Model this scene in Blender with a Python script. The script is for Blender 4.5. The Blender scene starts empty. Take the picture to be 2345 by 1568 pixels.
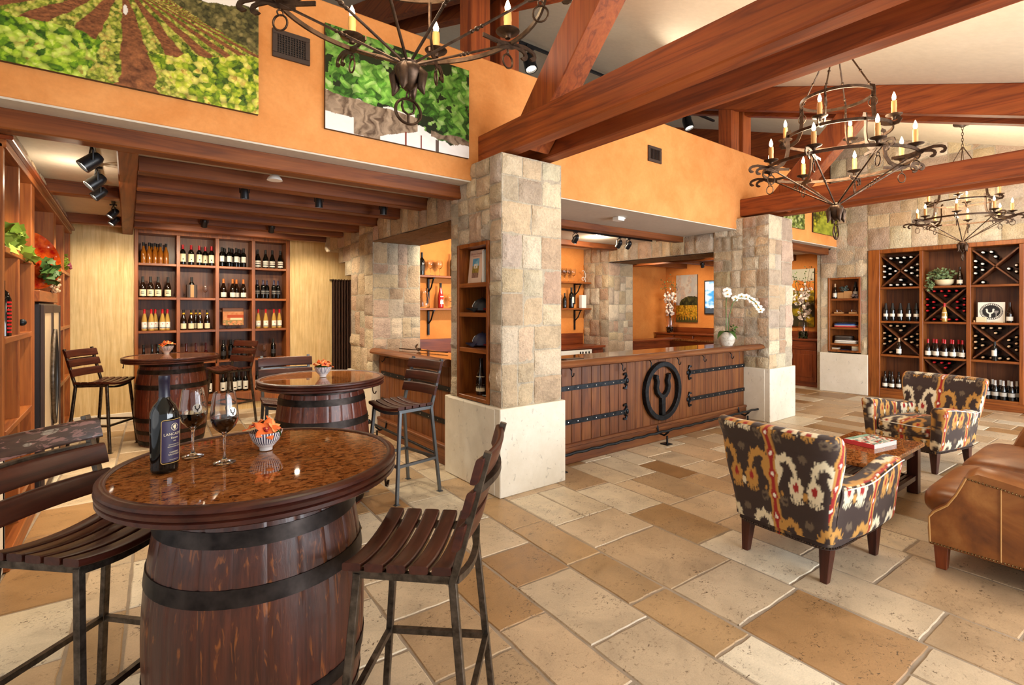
import bpy, bmesh, math, random
import numpy as np
from mathutils import Vector, Matrix
RN = random.Random(11)
S = bpy.context.scene
COL = S.collection
PI = math.pi
def lin(c):
    if isinstance(c, str):
        c = [int(c[i:i+2], 16)/255 for i in (0, 2, 4)]
    return tuple(x/12.92 if x <= .04045 else ((x+.055)/1.055)**2.4 for x in c)
def lin4(c): return (*lin(c), 1.0)
# ---------------------------------------------------------------- numpy noise (for painted pictures and fabric)
def _h(ix, iy, s=0):
    n = (ix.astype(np.int64)*374761393 + iy.astype(np.int64)*668265263 + s*974634773) & 0xffffffff
    n = ((n ^ (n >> 13))*1274126177) & 0xffffffff
    return ((n ^ (n >> 16)) & 0xffff)/65535.0
def vn(x, y, s=0):
    x = np.asarray(x, float); y = np.asarray(y, float)
    ix = np.floor(x); iy = np.floor(y); fx = x-ix; fy = y-iy
    fx = fx*fx*(3-2*fx); fy = fy*fy*(3-2*fy)
    a = _h(ix, iy, s); b = _h(ix+1, iy, s); c = _h(ix, iy+1, s); d = _h(ix+1, iy+1, s)
    return (a*(1-fx)+b*fx)*(1-fy)+(c*(1-fx)+d*fx)*fy
def fbm(x, y, s=0, o=4):
    t = 0; a = .5
    for k in range(o):
        t = t+a*vn(x*2**k, y*2**k, s+k); a *= .5
    return t/(1-.5**o)
def worley(x, y, s=0):
    ix = np.floor(x); iy = np.floor(y)
    best = np.full(np.shape(x), 9.0); cid = np.zeros(np.shape(x))
    for dx in (-1, 0, 1):
        for dy in (-1, 0, 1):
            jx = ix+dx; jy = iy+dy
            px = jx+_h(jx, jy, s); py = jy+_h(jx, jy, s+7)
            d = np.hypot(px-x, py-y); m = d < best
            best = np.where(m, d, best); cid = np.where(m, _h(jx, jy, s+13), cid)
    return best, cid
def mixc(a, b, t):
    t = np.clip(t, 0, 1)[..., None]
    return np.asarray(a)*(1-t)+np.asarray(b)*t
def ss(a, b, x):
    t = np.clip((x-a)/(b-a), 0, 1); return t*t*(3-2*t)
# ---------------------------------------------------------------- mesh builder
class MB:
    def __init__(s):
        s.v = []; s.f = []; s.c = []; s.mi = []; s.m = 0; s.col = None
    def add(s, vs, fs):
        b = len(s.v); s.v.extend([tuple(p) for p in vs]); s.f.extend([tuple(i+b for i in f) for f in fs])
        s.mi.extend([s.m]*len(fs)); s.c.extend([s.col or (1, 1, 1)]*len(vs)); return s
    def box(s, x0, x1, y0, y1, z0, z1):
        return s.add([(x0, y0, z0), (x1, y0, z0), (x1, y1, z0), (x0, y1, z0), (x0, y0, z1), (x1, y0, z1), (x1, y1, z1), (x0, y1, z1)],
                     [(0, 3, 2, 1), (4, 5, 6, 7), (0, 1, 5, 4), (1, 2, 6, 5), (2, 3, 7, 6), (3, 0, 4, 7)])
    def bar(s, p, q, w, h, up=(0, 0, 1)):
        p = Vector(p); q = Vector(q); d = (q-p).normalized(); up = Vector(up)
        sd = d.cross(up)
        if sd.length < 1e-5: sd = d.cross(Vector((1, 0, 0)))
        sd.normalize(); u = sd.cross(d).normalized()
        vs = [e+sd*a*w/2+u*b*h/2 for e in (p, q) for a, b in ((-1, -1), (1, -1), (1, 1), (-1, 1))]
        return s.add(vs, [(0, 1, 2, 3), (7, 6, 5, 4), (0, 4, 5, 1), (1, 5, 6, 2), (2, 6, 7, 3), (3, 7, 4, 0)])
    def tube(s, pts, r, n=8, closed=False, flat=None, up=None):
        P = [Vector(p) for p in pts]; m = len(P)
        T = []
        for i in range(m):
            a = P[i-1] if (i > 0 or closed) else P[i]; b = P[(i+1) % m] if (i < m-1 or closed) else P[i]
            t = (b-a); T.append(t.normalized() if t.length > 1e-9 else Vector((0, 0, 1)))
        N = Vector(up) if up else T[0].orthogonal()
        vs = []; fs = []
        for i in range(m):
            N = (N-T[i]*N.dot(T[i]))
            N = N.normalized() if N.length > 1e-6 else T[i].orthogonal().normalized()
            B = T[i].cross(N); rr = r[i] if hasattr(r, '__len__') else r
            a, b = flat if flat else (rr, rr)
            for k in range(n):
                an = 2*PI*(k+.5)/n
                if n == 4: vs.append(P[i]+N*a*(1 if math.cos(an) > 0 else -1)+B*b*(1 if math.sin(an) > 0 else -1))
                else: vs.append(P[i]+N*a*math.cos(an)+B*b*math.sin(an))
        for i in range(m if closed else m-1):
            j = (i+1) % m
            for k in range(n):
                l = (k+1) % n; fs.append((i*n+k, i*n+l, j*n+l, j*n+k))
        if not closed: fs += [tuple(range(n-1, -1, -1)), tuple(range((m-1)*n, m*n))]
        return s.add(vs, fs)
    def lathe(s, prof, n=16, c=(0, 0, 0), a0=0, a1=2*PI, cap=True):
        full = abs(a1-a0-2*PI) < 1e-6; k = n if full else n+1
        vs = []; fs = []
        for r, z in prof:
            for i in range(k):
                a = a0+(a1-a0)*i/n; vs.append((c[0]+r*math.cos(a), c[1]+r*math.sin(a), c[2]+z))
        for j in range(len(prof)-1):
            for i in range(n):
                l = (i+1) % k; fs.append((j*k+i, j*k+l, (j+1)*k+l, (j+1)*k+i))
        if full and cap:
            if prof[0][0] > 1e-4: fs.append(tuple(range(k-1, -1, -1)))
            if prof[-1][0] > 1e-4: fs.append(tuple(range((len(prof)-1)*k, len(prof)*k)))
        return s.add(vs, fs)
    def grid(s, fn, nu, nv, cu=False, cv=False, cols=None):
        vs = []; fs = []
        ku = nu if cu else nu+1; kv = nv if cv else nv+1
        for j in range(kv):
            for i in range(ku): vs.append(fn(i/nu, j/nv))
        for j in range(nv):
            for i in range(nu):
                i2 = (i+1) % ku; j2 = (j+1) % kv
                fs.append((j*ku+i, j*ku+i2, j2*ku+i2, j2*ku+i))
        return s.add(vs, fs)
    def ball(s, c, r, n=10, m=7, M=None):
        r = r if hasattr(r, '__len__') else (r, r, r)
        def fn(u, v):
            a = 2*PI*u; b = PI*(v-.5)
            p = Vector((r[0]*math.cos(a)*math.cos(b), r[1]*math.sin(a)*math.cos(b), r[2]*math.sin(b)))
            if M: p = M @ p
            return (p[0]+c[0], p[1]+c[1], p[2]+c[2])
        return s.grid(fn, n, m, cu=True)
    def prism(s, poly, fn0, fn1):
        n = len(poly); vs = [fn0(*p) for p in poly]+[fn1(*p) for p in poly]
        fs = [tuple(range(n)), tuple(range(2*n-1, n-1, -1))]+[(i, (i+1) % n, n+(i+1) % n, n+i) for i in range(n)]
        return s.add(vs, fs)
    def xform(s, fn, start=0):
        s.v[start:] = [tuple(fn(*p)) for p in s.v[start:]]; return s
    def build(s, name, mats, parent=None, smooth=0, bevel=0, seg=1, loc=None, color=False, merge=False):
        me = bpy.data.meshes.new(name); me.from_pydata(s.v, [], s.f)
        for m in (mats if isinstance(mats, (list, tuple)) else [mats]): me.materials.append(m)
        if any(s.mi): me.polygons.foreach_set('material_index', s.mi)
        if color:
            ca = me.color_attributes.new('Col', 'FLOAT_COLOR', 'POINT')
            ca.data.foreach_set('color', np.hstack([np.array(s.c, dtype=np.float32).reshape(-1, 3), np.ones((len(s.v), 1), np.float32)]).ravel())
        b = bmesh.new(); b.from_mesh(me)
        if merge: bmesh.ops.remove_doubles(b, verts=b.verts, dist=1e-5)
        bmesh.ops.recalc_face_normals(b, faces=b.faces); b.to_mesh(me); b.free()
        if smooth:
            me.polygons.foreach_set('use_smooth', [True]*len(me.polygons))
            if smooth < 180: me.set_sharp_from_angle(angle=math.radians(smooth))
        o = bpy.data.objects.new(name, me); COL.objects.link(o)
        if parent: o.parent = parent
        if loc: o.location = loc
        if bevel:
            bv = o.modifiers.new('bevel', 'BEVEL'); bv.width = bevel; bv.segments = seg; bv.limit_method = 'ANGLE'; bv.harden_normals = False
        return o
def tag(o, label=None, cat=None, group=None, kind=None):
    for k, v in (('label', label), ('category', cat), ('group', group), ('kind', kind)):
        if v: o[k] = v
    return o
def empty(name, loc=(0, 0, 0), rz=0, label=None, cat=None, group=None):
    o = bpy.data.objects.new(name, None); COL.objects.link(o); o.location = loc; o.rotation_euler = (0, 0, rz)
    o.empty_display_size = .1
    return tag(o, label, cat, group)
def kids(o): return [c for c in bpy.data.objects if c.parent == o]
KID = {}
def copy_tree(o, loc=None, rz=None, label=None, group=None, parent=None):
    c = o.copy(); COL.objects.link(c)
    if parent: c.parent = parent
    if loc is not None: c.location = loc
    if rz is not None: c.rotation_euler = (0, 0, rz)
    if label: c['label'] = label
    if group: c['group'] = group
    if o.name not in KID: KID[o.name] = kids(o)
    for ch in KID[o.name]: copy_tree(ch, parent=c)
    return c
def struct(o): o['kind'] = 'structure'; return o
def text_into(mb, txt, size, fn, align='CENTER', spacing=1.0):
    cu = bpy.data.curves.new('t', 'FONT'); cu.body = txt; cu.size = size; cu.align_x = align; cu.resolution_u = 3; cu.space_character = spacing
    o = bpy.data.objects.new('t', cu); COL.objects.link(o)
    dg = bpy.context.evaluated_depsgraph_get(); dg.update()
    me = bpy.data.meshes.new_from_object(o.evaluated_get(dg))
    mb.add([fn(v.co.x, v.co.y) for v in me.vertices], [tuple(p.vertices) for p in me.polygons])
    bpy.data.objects.remove(o); bpy.data.curves.remove(cu); bpy.data.meshes.remove(me)
ORD = ['first', 'second', 'third', 'fourth', 'fifth', 'sixth', 'seventh', 'eighth', 'ninth', 'tenth', 'eleventh', 'twelfth', 'thirteenth', 'fourteenth', 'fifteenth']
# ---------------------------------------------------------------- materials
class NT:
    def __init__(s, name):
        s.mat = bpy.data.materials.new(name); s.mat.use_nodes = True; s.t = s.mat.node_tree; s.t.nodes.clear()
        s.out = s.n('ShaderNodeOutputMaterial'); s.b = s.n('ShaderNodeBsdfPrincipled'); s.l(s.b, 0, s.out, 0)
    def n(s, typ, **kw):
        x = s.t.nodes.new(typ)
        for k, v in kw.items():
            if k.startswith('_'): x.inputs[k[1:].replace('_', ' ')].default_value = v
            else: setattr(x, k, v)
        return x
    def l(s, a, ao, b, bi): s.t.links.new(a.outputs[ao], b.inputs[bi])
    def set(s, **kw):
        for k, v in kw.items():
            k = {'col': 'Base Color', 'rough': 'Roughness', 'metal': 'Metallic', 'spec': 'Specular IOR Level', 'coat': 'Coat Weight', 'trans': 'Transmission Weight', 'ior': 'IOR', 'emc': 'Emission Color', 'ems': 'Emission Strength', 'coatr': 'Coat Roughness', 'sss': 'Subsurface Weight', 'sheen': 'Sheen Weight'}[k]
            s.b.inputs[k].default_value = v
    def coords(s, scale=(1, 1, 1), src='Object', rot=(0, 0, 0)):
        tc = s.n('ShaderNodeTexCoord'); mp = s.n('ShaderNodeMapping'); mp.inputs['Scale'].default_value = scale; mp.inputs['Rotation'].default_value = rot
        s.l(tc, src, mp, 0); return mp
    def noise(s, co, scale, detail=4, rough=.6, dist=0):
        x = s.n('ShaderNodeTexNoise'); x.inputs['Scale'].default_value = scale; x.inputs['Detail'].default_value = detail; x.inputs['Roughness'].default_value = rough; x.inputs['Distortion'].default_value = dist
        s.l(co, 0, x, 'Vector'); return x
    def ramp(s, src, so, stops):
        x = s.n('ShaderNodeValToRGB'); e = x.color_ramp.elements
        while len(e) < len(stops): e.new(.5)
        for i, (p, c) in enumerate(stops):
            e[i].position = p; e[i].color = c if len(c) == 4 else (*c, 1)
        s.l(src, so, x, 0); return x
    def mix(s, a, ao, b, bo, fac=.5, mode='MULTIPLY', fsrc=None):
        x = s.n('ShaderNodeMix', data_type='RGBA', blend_type=mode); x.inputs[0].default_value = fac
        if fsrc: s.l(fsrc[0], fsrc[1], x, 0)
        s.l(a, ao, x, 6)
        if isinstance(b, tuple): x.inputs[7].default_value = b
        else: s.l(b, bo, x, 7)
        return x
    def bump(s, src, so, strength=.3, dist=.01):
        x = s.n('ShaderNodeBump'); x.inputs['Strength'].default_value = strength; x.inputs['Distance'].default_value = dist
        s.l(src, so, x, 'Height'); s.l(x, 0, s.b, 'Normal'); return x
G = lambda v: (v, v, v, 1)
def plain(name, col, rough=.5, metal=0, spec=.5, coat=0, **kw):
    t = NT(name); t.set(col=lin4(col), rough=rough, metal=metal, spec=spec, coat=coat, **kw); return t.mat
def wood(name, axis, dark, mid, light, rough=.42, scale=1.0, coat=.15, bump=.25, saw=False, src='Object'):
    t = NT(name); k = [9.0*scale]*3; k['XYZ'.index(axis)] = .55*scale
    co = t.coords(tuple(k), src)
    n1 = t.noise(co, 1.0, 3, .55, 1.2)
    w = t.n('ShaderNodeMath', operation='MULTIPLY'); w.inputs[1].default_value = 7.0; t.l(n1, 0, w, 0)
    fr = t.n('ShaderNodeMath', operation='PINGPONG'); fr.inputs[1].default_value = 1.0; t.l(w, 0, fr, 0)
    k2 = [x*6 for x in k]; k2['XYZ'.index(axis)] = 1.6*scale
    co2 = t.coords(tuple(k2), src); n2 = t.noise(co2, 1.0, 4, .65)
    lt = mixc(np.array(lin(mid)), np.array(lin(light)), np.array(.6)); dk = mixc(np.array(lin(dark)), np.array(lin(mid)), np.array(.5))
    r = t.ramp(fr, 0, [(0, (*dk, 1)), (.3, lin4(mid)), (1, (*lt, 1))])
    r2 = t.ramp(n2, 0, [(.3, G(.68)), (.65, G(1.1))])
    m = t.mix(r, 0, r2, 0, .7)
    co3 = t.coords((.9, .9, .9), src); n3 = t.noise(co3, 1.7, 2); r3 = t.ramp(n3, 0, [(.3, G(.72)), (.7, G(1.15))])
    m2 = t.mix(m, 2, r3, 0, .8); t.l(m2, 2, t.b, 'Base Color')
    t.set(rough=rough, coat=coat, coatr=.25, spec=.4); t.bump(n2, 0, bump, .004)
    return t.mat
MT = {}
def mk():
    M = MT
    bd, bm, bl = '58220a', '8e4114', 'a4541e'
    for a in 'XYZ':
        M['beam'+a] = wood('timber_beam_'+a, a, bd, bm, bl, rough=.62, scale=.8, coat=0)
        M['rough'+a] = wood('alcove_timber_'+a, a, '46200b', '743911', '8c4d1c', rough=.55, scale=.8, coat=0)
        M['shelf'+a] = wood('shelf_oak_'+a, a, '5f2c0e', '8a4919', 'a46026', rough=.4)
        M['cherry'+a] = wood('cherry_wood_'+a, a, '5a220c', '7a3412', '8f451b', rough=.35, coat=.3)
        M['slat'+a] = wood('dark_slat_wood_'+a, a, '260f08', '42190f', '552818', rough=.38, coat=.12, bump=.12)
        M['plank'+a] = wood('bar_plank_'+a, a, '4a240d', '703c18', '885325', rough=.5, scale=.9)
        M['cedar'+a] = wood('cabinet_cedar_'+a, a, '6b3110', '94501f', 'aa642a', rough=.45)
    M['tabledark'] = wood('dark_table_wood', 'X', '2a110a', '4f2413', '6b3a1c', rough=.16, coat=.2, bump=.05)
    M['shelfback'] = wood('shelf_back_panel', 'Z', '3a1c0c', '653618', '7d4a24', rough=.5, scale=.7)
    for nm, c in (('barrel', ('33140a', '522513', '94521f')), ('barrelred', ('3f160d', '6a2e1b', '8f4c2a'))):
        t = NT('oak_'+nm); co = t.coords((70, 70, 3)); n = t.noise(co, 1, 4, .65, .3); r = t.ramp(n, 0, [(.3, lin4(c[0])), (.7, lin4(c[1]))]); co2 = t.coords((26, 26, 5)); n2 = t.noise(co2, 1.6, 3, .6, .9); th = t.ramp(n2, 0, [(.58, G(0)), (.68, G(.65))])
        co3 = t.coords((1, 1, 1)); n3 = t.noise(co3, 3, 2); r3 = t.ramp(n3, 0, [(.35, G(.75)), (.7, G(1.2))]); m = t.mix(r, 0, lin4(c[2]), 0, .5, 'MIX', fsrc=(th, 0)); m2 = t.mix(m, 2, r3, 0, .8); t.l(m2, 2, t.b, 'Base Color'); t.set(rough=.42, coat=.15); t.bump(n, 0, .3, .004); M[nm] = t.mat
    # walls
    def plaster(nm, a, b, sc=2.5, rough=.75, bump=.1):
        t = NT(nm); co = t.coords(); n = t.noise(co, sc, 6, .65, .4); n2 = t.noise(co, sc*14, 3)
        r = t.ramp(n, 0, [(.3, lin4(a)), (.7, lin4(b))]); r2 = t.ramp(n2, 0, [(.3, G(.93)), (.7, G(1.03))])
        m = t.mix(r, 0, r2, 0, .8); t.l(m, 2, t.b, 'Base Color'); t.set(rough=rough, spec=.3); t.bump(n2, 0, bump, .004); return t.mat
    M['orange'] = plaster('orange_plaster', 'cf8443', 'e29c5b')
    M['orange2'] = plaster('deep_orange_plaster', 'cd7a35', 'dd8e45')
    M['ceil'] = plaster('ceiling_plaster', 'e0d6c2', 'e8dfcd', 1.2)
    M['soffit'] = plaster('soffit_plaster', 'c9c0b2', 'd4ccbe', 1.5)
    t = NT('woven_wallpaper'); co = t.coords((40, 40, 2.2)); n = t.noise(co, 1, 4, .6, .6); co2 = t.coords((6, 6, 5)); n2 = t.noise(co2, 1, 3)
    r = t.ramp(n, 0, [(.28, lin4('c09f68')), (.55, lin4('d6b984')), (.8, lin4('e2cb9c'))]); r2 = t.ramp(n2, 0, [(.3, G(.88)), (.7, G(1.06))])
    m = t.mix(r, 0, r2, 0, .8); t.l(m, 2, t.b, 'Base Color'); t.set(rough=.8); M['wallpaper'] = t.mat
    t = NT('limestone'); co = t.coords(); n = t.noise(co, 3, 6, .7); co2 = t.coords((1, 1, .7)); n2 = t.noise(co2, 22, 3, .6, .8)
    r = t.ramp(n, 0, [(.3, lin4('d9cfbb')), (.7, lin4('eae2d2'))]); pit = t.ramp(n2, 0, [(.30, G(.62)), (.37, G(1))]); m = t.mix(r, 0, pit, 0, .7)
    t.l(m, 2, t.b, 'Base Color'); t.set(rough=.55); t.bump(pit, 0, .25, .004); M['lime'] = t.mat
    t = NT('sandstone'); at = t.n('ShaderNodeAttribute', attribute_name='Col'); co = t.coords(); n = t.noise(co, 7, 6, .65, .5); n2 = t.noise(co, 45, 4, .6)
    r = t.ramp(n, 0, [(.28, G(.72)), (.5, G(1)), (.75, G(1.16))]); m = t.mix(at, 0, r, 0, .9); r2 = t.ramp(n2, 0, [(.3, G(.8)), (.7, G(1.08))]); m2 = t.mix(m, 2, r2, 0, .8)
    t.l(m2, 2, t.b, 'Base Color'); t.set(rough=.85, spec=.25)
    ad = t.n('ShaderNodeMath', operation='ADD'); t.l(n, 0, ad, 0); t.l(n2, 0, ad, 1); t.bump(ad, 0, .8, .025); M['stone'] = t.mat
    t = NT('travertine'); at = t.n('ShaderNodeAttribute', attribute_name='Col'); co = t.coords(); n = t.noise(co, 3.5, 6, .65, .7); n2 = t.noise(t.coords((1, 1.5, 1)), 38, 4, .7, 1.2)
    n3 = t.noise(co, 5.5, 3, .6); n4 = t.noise(co, 130, 2)
    r = t.ramp(n, 0, [(.3, G(.74)), (.52, G(1)), (.72, G(1.17))]); m = t.mix(at, 0, r, 0, .85)
    th = t.ramp(n3, 0, [(.42, G(0)), (.62, G(1))]); pit = t.ramp(n2, 0, [(.37, G(1)), (.43, G(0))]); pm = t.mix(th, 0, pit, 0, 1)
    m2 = t.mix(m, 2, lin4('55402a'), 0, .7, 'MIX', fsrc=(pm, 2)); r4 = t.ramp(n4, 0, [(.3, G(.86)), (.7, G(1.06))]); m3 = t.mix(m2, 2, r4, 0, .7)
    t.l(m3, 2, t.b, 'Base Color'); rr = t.ramp(n, 0, [(.3, G(.34)), (.7, G(.5))]); t.l(rr, 0, t.b, 'Roughness'); t.bump(n2, 0, .22, .004); M['tile'] = t.mat
    M['grout'] = plaster('grout', '8f8171', 'a69683', 9)
    t = NT('burl_table_top'); co = t.coords((1, 1.6, 1), rot=(0, 0, .5)); n = t.noise(co, 34, 5, .7, .8); n2 = t.noise(co, 4, 3)
    r = t.ramp(n, 0, [(.37, lin4('35180b')), (.45, lin4('824a22')), (.6, lin4('a66c3c'))]); r2 = t.ramp(n2, 0, [(.3, G(.8)), (.7, G(1.1))]); m = t.mix(r, 0, r2, 0, .8)
    t.l(m, 2, t.b, 'Base Color'); t.set(rough=.035, spec=.5); M['burl'] = t.mat
    t = NT('lacquer_counter'); co = t.coords((.7, 12, 12)); n = t.noise(co, 1, 5, .6, 1); r = t.ramp(n, 0, [(.3, lin4('5a2c10')), (.7, lin4('8f5826'))]); t.l(r, 0, t.b, 'Base Color'); t.set(rough=.12, coat=.5, coatr=.05); M['counter'] = t.mat
    t = NT('lacquer_counter_y'); co = t.coords((12, .7, 12)); n = t.noise(co, 1, 5, .6, 1); r = t.ramp(n, 0, [(.3, lin4('5a2c10')), (.7, lin4('8f5826'))]); t.l(r, 0, t.b, 'Base Color'); t.set(rough=.12, coat=.5, coatr=.05); M['countery'] = t.mat
    t = NT('tan_leather'); co = t.coords(); n = t.noise(co, 3.2, 5, .6, .6); n2 = t.noise(co, 90, 3); r = t.ramp(n, 0, [(.3, lin4('5a2e10')), (.5, lin4('834b1c')), (.74, lin4('a8703a'))])
    t.l(r, 0, t.b, 'Base Color'); t.set(rough=.36, spec=.5); t.bump(n2, 0, .08, .002); M['leather'] = t.mat
    t = NT('painted_fabric'); at = t.n('ShaderNodeAttribute', attribute_name='Col'); co = t.coords(); n = t.noise(co, 420, 2); r = t.ramp(n, 0, [(.3, G(.86)), (.7, G(1.05))]); m = t.mix(at, 0, r, 0, .7)
    t.l(m, 2, t.b, 'Base Color'); t.set(rough=.75, spec=.3, sheen=.1); M['ikat'] = t.mat
    t = NT('printed_picture'); at = t.n('ShaderNodeAttribute', attribute_name='Col'); t.l(at, 0, t.b, 'Base Color'); t.set(rough=.5, spec=.25); M['pic'] = t.mat
    t = NT('lit_screen'); at = t.n('ShaderNodeAttribute', attribute_name='Col'); t.l(at, 0, t.b, 'Base Color'); t.l(at, 0, t.b, 'Emission Color'); t.set(rough=.2, ems=.9); M['screen'] = t.mat
    t = NT('worn_slat'); co = t.coords((6, 60, 60)); n = t.noise(co, 1, 5, .65); co2 = t.coords((9, 9, 40)); n2 = t.noise(co2, 1, 4, .6, .6)
    r = t.ramp(n, 0, [(.3, lin4('2a1712')), (.7, lin4('493027'))]); th = t.ramp(n2, 0, [(.62, G(0)), (.66, G(1))]); m = t.mix(r, 0, lin4('7d5550'), 0, .5, 'MIX', fsrc=(th, 0)); t.l(m, 2, t.b, 'Base Color'); t.set(rough=.4, coat=.2); M['worn'] = t.mat
    # metals
    def metal(nm, c, rough=.4, sc=30):
        t = NT(nm); co = t.coords(); n = t.noise(co, sc, 3); r = t.ramp(n, 0, [(.3, lin4(c[0])), (.7, lin4(c[1]))]); t.l(r, 0, t.b, 'Base Color'); t.set(rough=rough, metal=.85); return t.mat
    M['iron'] = metal('wrought_iron', ('3a2b20', '5e493a'), .45)
    M['black'] = metal('black_iron', ('1d1f22', '34373b'), .45)
    M['steel'] = metal('brushed_steel_tube', ('3d352d', '6c6156'), .38)
    M['hoop'] = metal('barrel_hoop', ('1d1715', '3d3531'), .45, 14)
    M['blackpaint'] = plain('black_paint', '17171a', .35)
    M['brown'] = plain('dark_brown_metal', '3a2a22', .5)
    M['nail'] = plain('antique_nail', '6b5230', .35, .9)
    M['chrome'] = plain('chrome', 'c9ccd0', .2, .95)
    t = NT('clear_glass'); t.set(col=(1, 1, 1, 1), rough=0.0, trans=1.0, ior=1.45); M['glass'] = t.mat
    M['redwine'] = plain('red_wine', '3a0614', .05, spec=.6, coat=.4)
    M['bdark'] = plain('dark_bottle_glass', '0b0c0a', .06, spec=.6)
    M['bbrown'] = plain('brown_bottle_glass', '1d1008', .06, spec=.6)
    M['bgold'] = plain('golden_bottle_glass', '9a5a18', .06, spec=.6)
    M['bpale'] = plain('pale_wine_bottle_glass', 'b08a44', .06, spec=.6)
    M['brose'] = plain('rose_wine_bottle_glass', 'b5221c', .06, spec=.6)
    M['bruby'] = plain('ruby_bottle_glass', '3a0c0a', .06, spec=.6)
    for n, c in dict(capred='b3161d', capblack='141414', caporange='c46a25', capyellow='d9a81a', captan='c2a07a', capsilver='b9b6b0', capblue='1f1b3a', labwhite='e9e4d6', labcream='dfd0aa', labdark='2b2a2c', labsilver='aaa59b', capwhite='e6e2da', green='3b5a22', lime_leaf='8aa03a', ivy='7f9468', paper='e7dfcf', navy='24223f', blackcloth='1b191c', redcloth='a3202f', bluecloth='3c5fa8', coral='d8434a', creamcloth='e2dccb', greycloth='4a403a', kraft='b98a57', white='efeee9', candle='d9a15c', petal='f0702e', petal2='f4a05a', petalred='a81e22', blossom='f3e3d6', branch='4a3320', orchidw='e6e2da', stemgreen='4f6a2f', grape='7b3140', grapew='d6b48c').items():
        M[n] = plain(n, c, .55)
    M['capred'] = plain('red_capsule', 'b3161d', .3); M['capblue'] = plain('blue_capsule', '221d3d', .3)
    t = NT('candle_bulb'); t.set(col=(1, .8, .5, 1), emc=(1, .72, .36, 1), ems=26.0); M['bulb'] = t.mat
    t = NT('spot_lens'); t.set(col=(1, .9, .75, 1), emc=(1, .86, .66, 1), ems=9.0); M['lens'] = t.mat
    t = NT('striped_porcelain'); tc = t.n('ShaderNodeTexCoord'); sp = t.n('ShaderNodeSeparateXYZ'); t.l(tc, 'Object', sp, 0)
    a = t.n('ShaderNodeMath', operation='ARCTAN2'); t.l(sp, 0, a, 0); t.l(sp, 1, a, 1); k = t.n('ShaderNodeMath', operation='MULTIPLY'); k.inputs[1].default_value = 36; t.l(a, 0, k, 0)
    sn = t.n('ShaderNodeMath', operation='SINE'); t.l(k, 0, sn, 0); zz = t.n('ShaderNodeMath', operation='GREATER_THAN'); zz.inputs[1].default_value = .026; t.l(sp, 2, zz, 0)
    ml = t.n('ShaderNodeMath', operation='MULTIPLY'); t.l(sn, 0, ml, 0); t.l(zz, 0, ml, 1); r = t.ramp(ml, 0, [(.1, lin4('ece8e6')), (.3, lin4('2c2a48'))]); t.l(r, 0, t.b, 'Base Color'); t.set(rough=.15); M['porc'] = t.mat
    t = NT('curtain_cloth'); co = t.coords((1, 1, 1)); n = t.noise(co, 60, 3); r = t.ramp(n, 0, [(.3, lin4('2a160c')), (.7, lin4('45291a'))]); t.l(r, 0, t.b, 'Base Color'); t.set(rough=.85); M['curtain'] = t.mat
    t = NT('red_art_glass'); co = t.coords(); n = t.noise(co, 9, 3); r = t.ramp(n, 0, [(.35, lin4('a3150c')), (.65, lin4('f06a1c'))]); t.l(r, 0, t.b, 'Base Color'); t.set(rough=.06, coat=.6); M['artglass'] = t.mat
    for k_ in ('bulb', 'lens', 'screen'): M[k_].cycles.emission_sampling = 'NONE'
    M['ceramic'] = wood('banded_ceramic', 'X', '8d7f6d', 'c9bfae', 'e5ded1', rough=.35, scale=2.2)
mk()
M = MT
PAL = [lin(c) for c in ('cdb797', 'c4ad8c', 'd2bfa1', 'bfa78b', 'c6ad97', 'b5a08a', 'd6c7ad', 'bbad98', 'cbb494', 'b89c84', 'cfbfa5', 'b3a592')]
MORTAR = lin('b9ac97')
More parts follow.
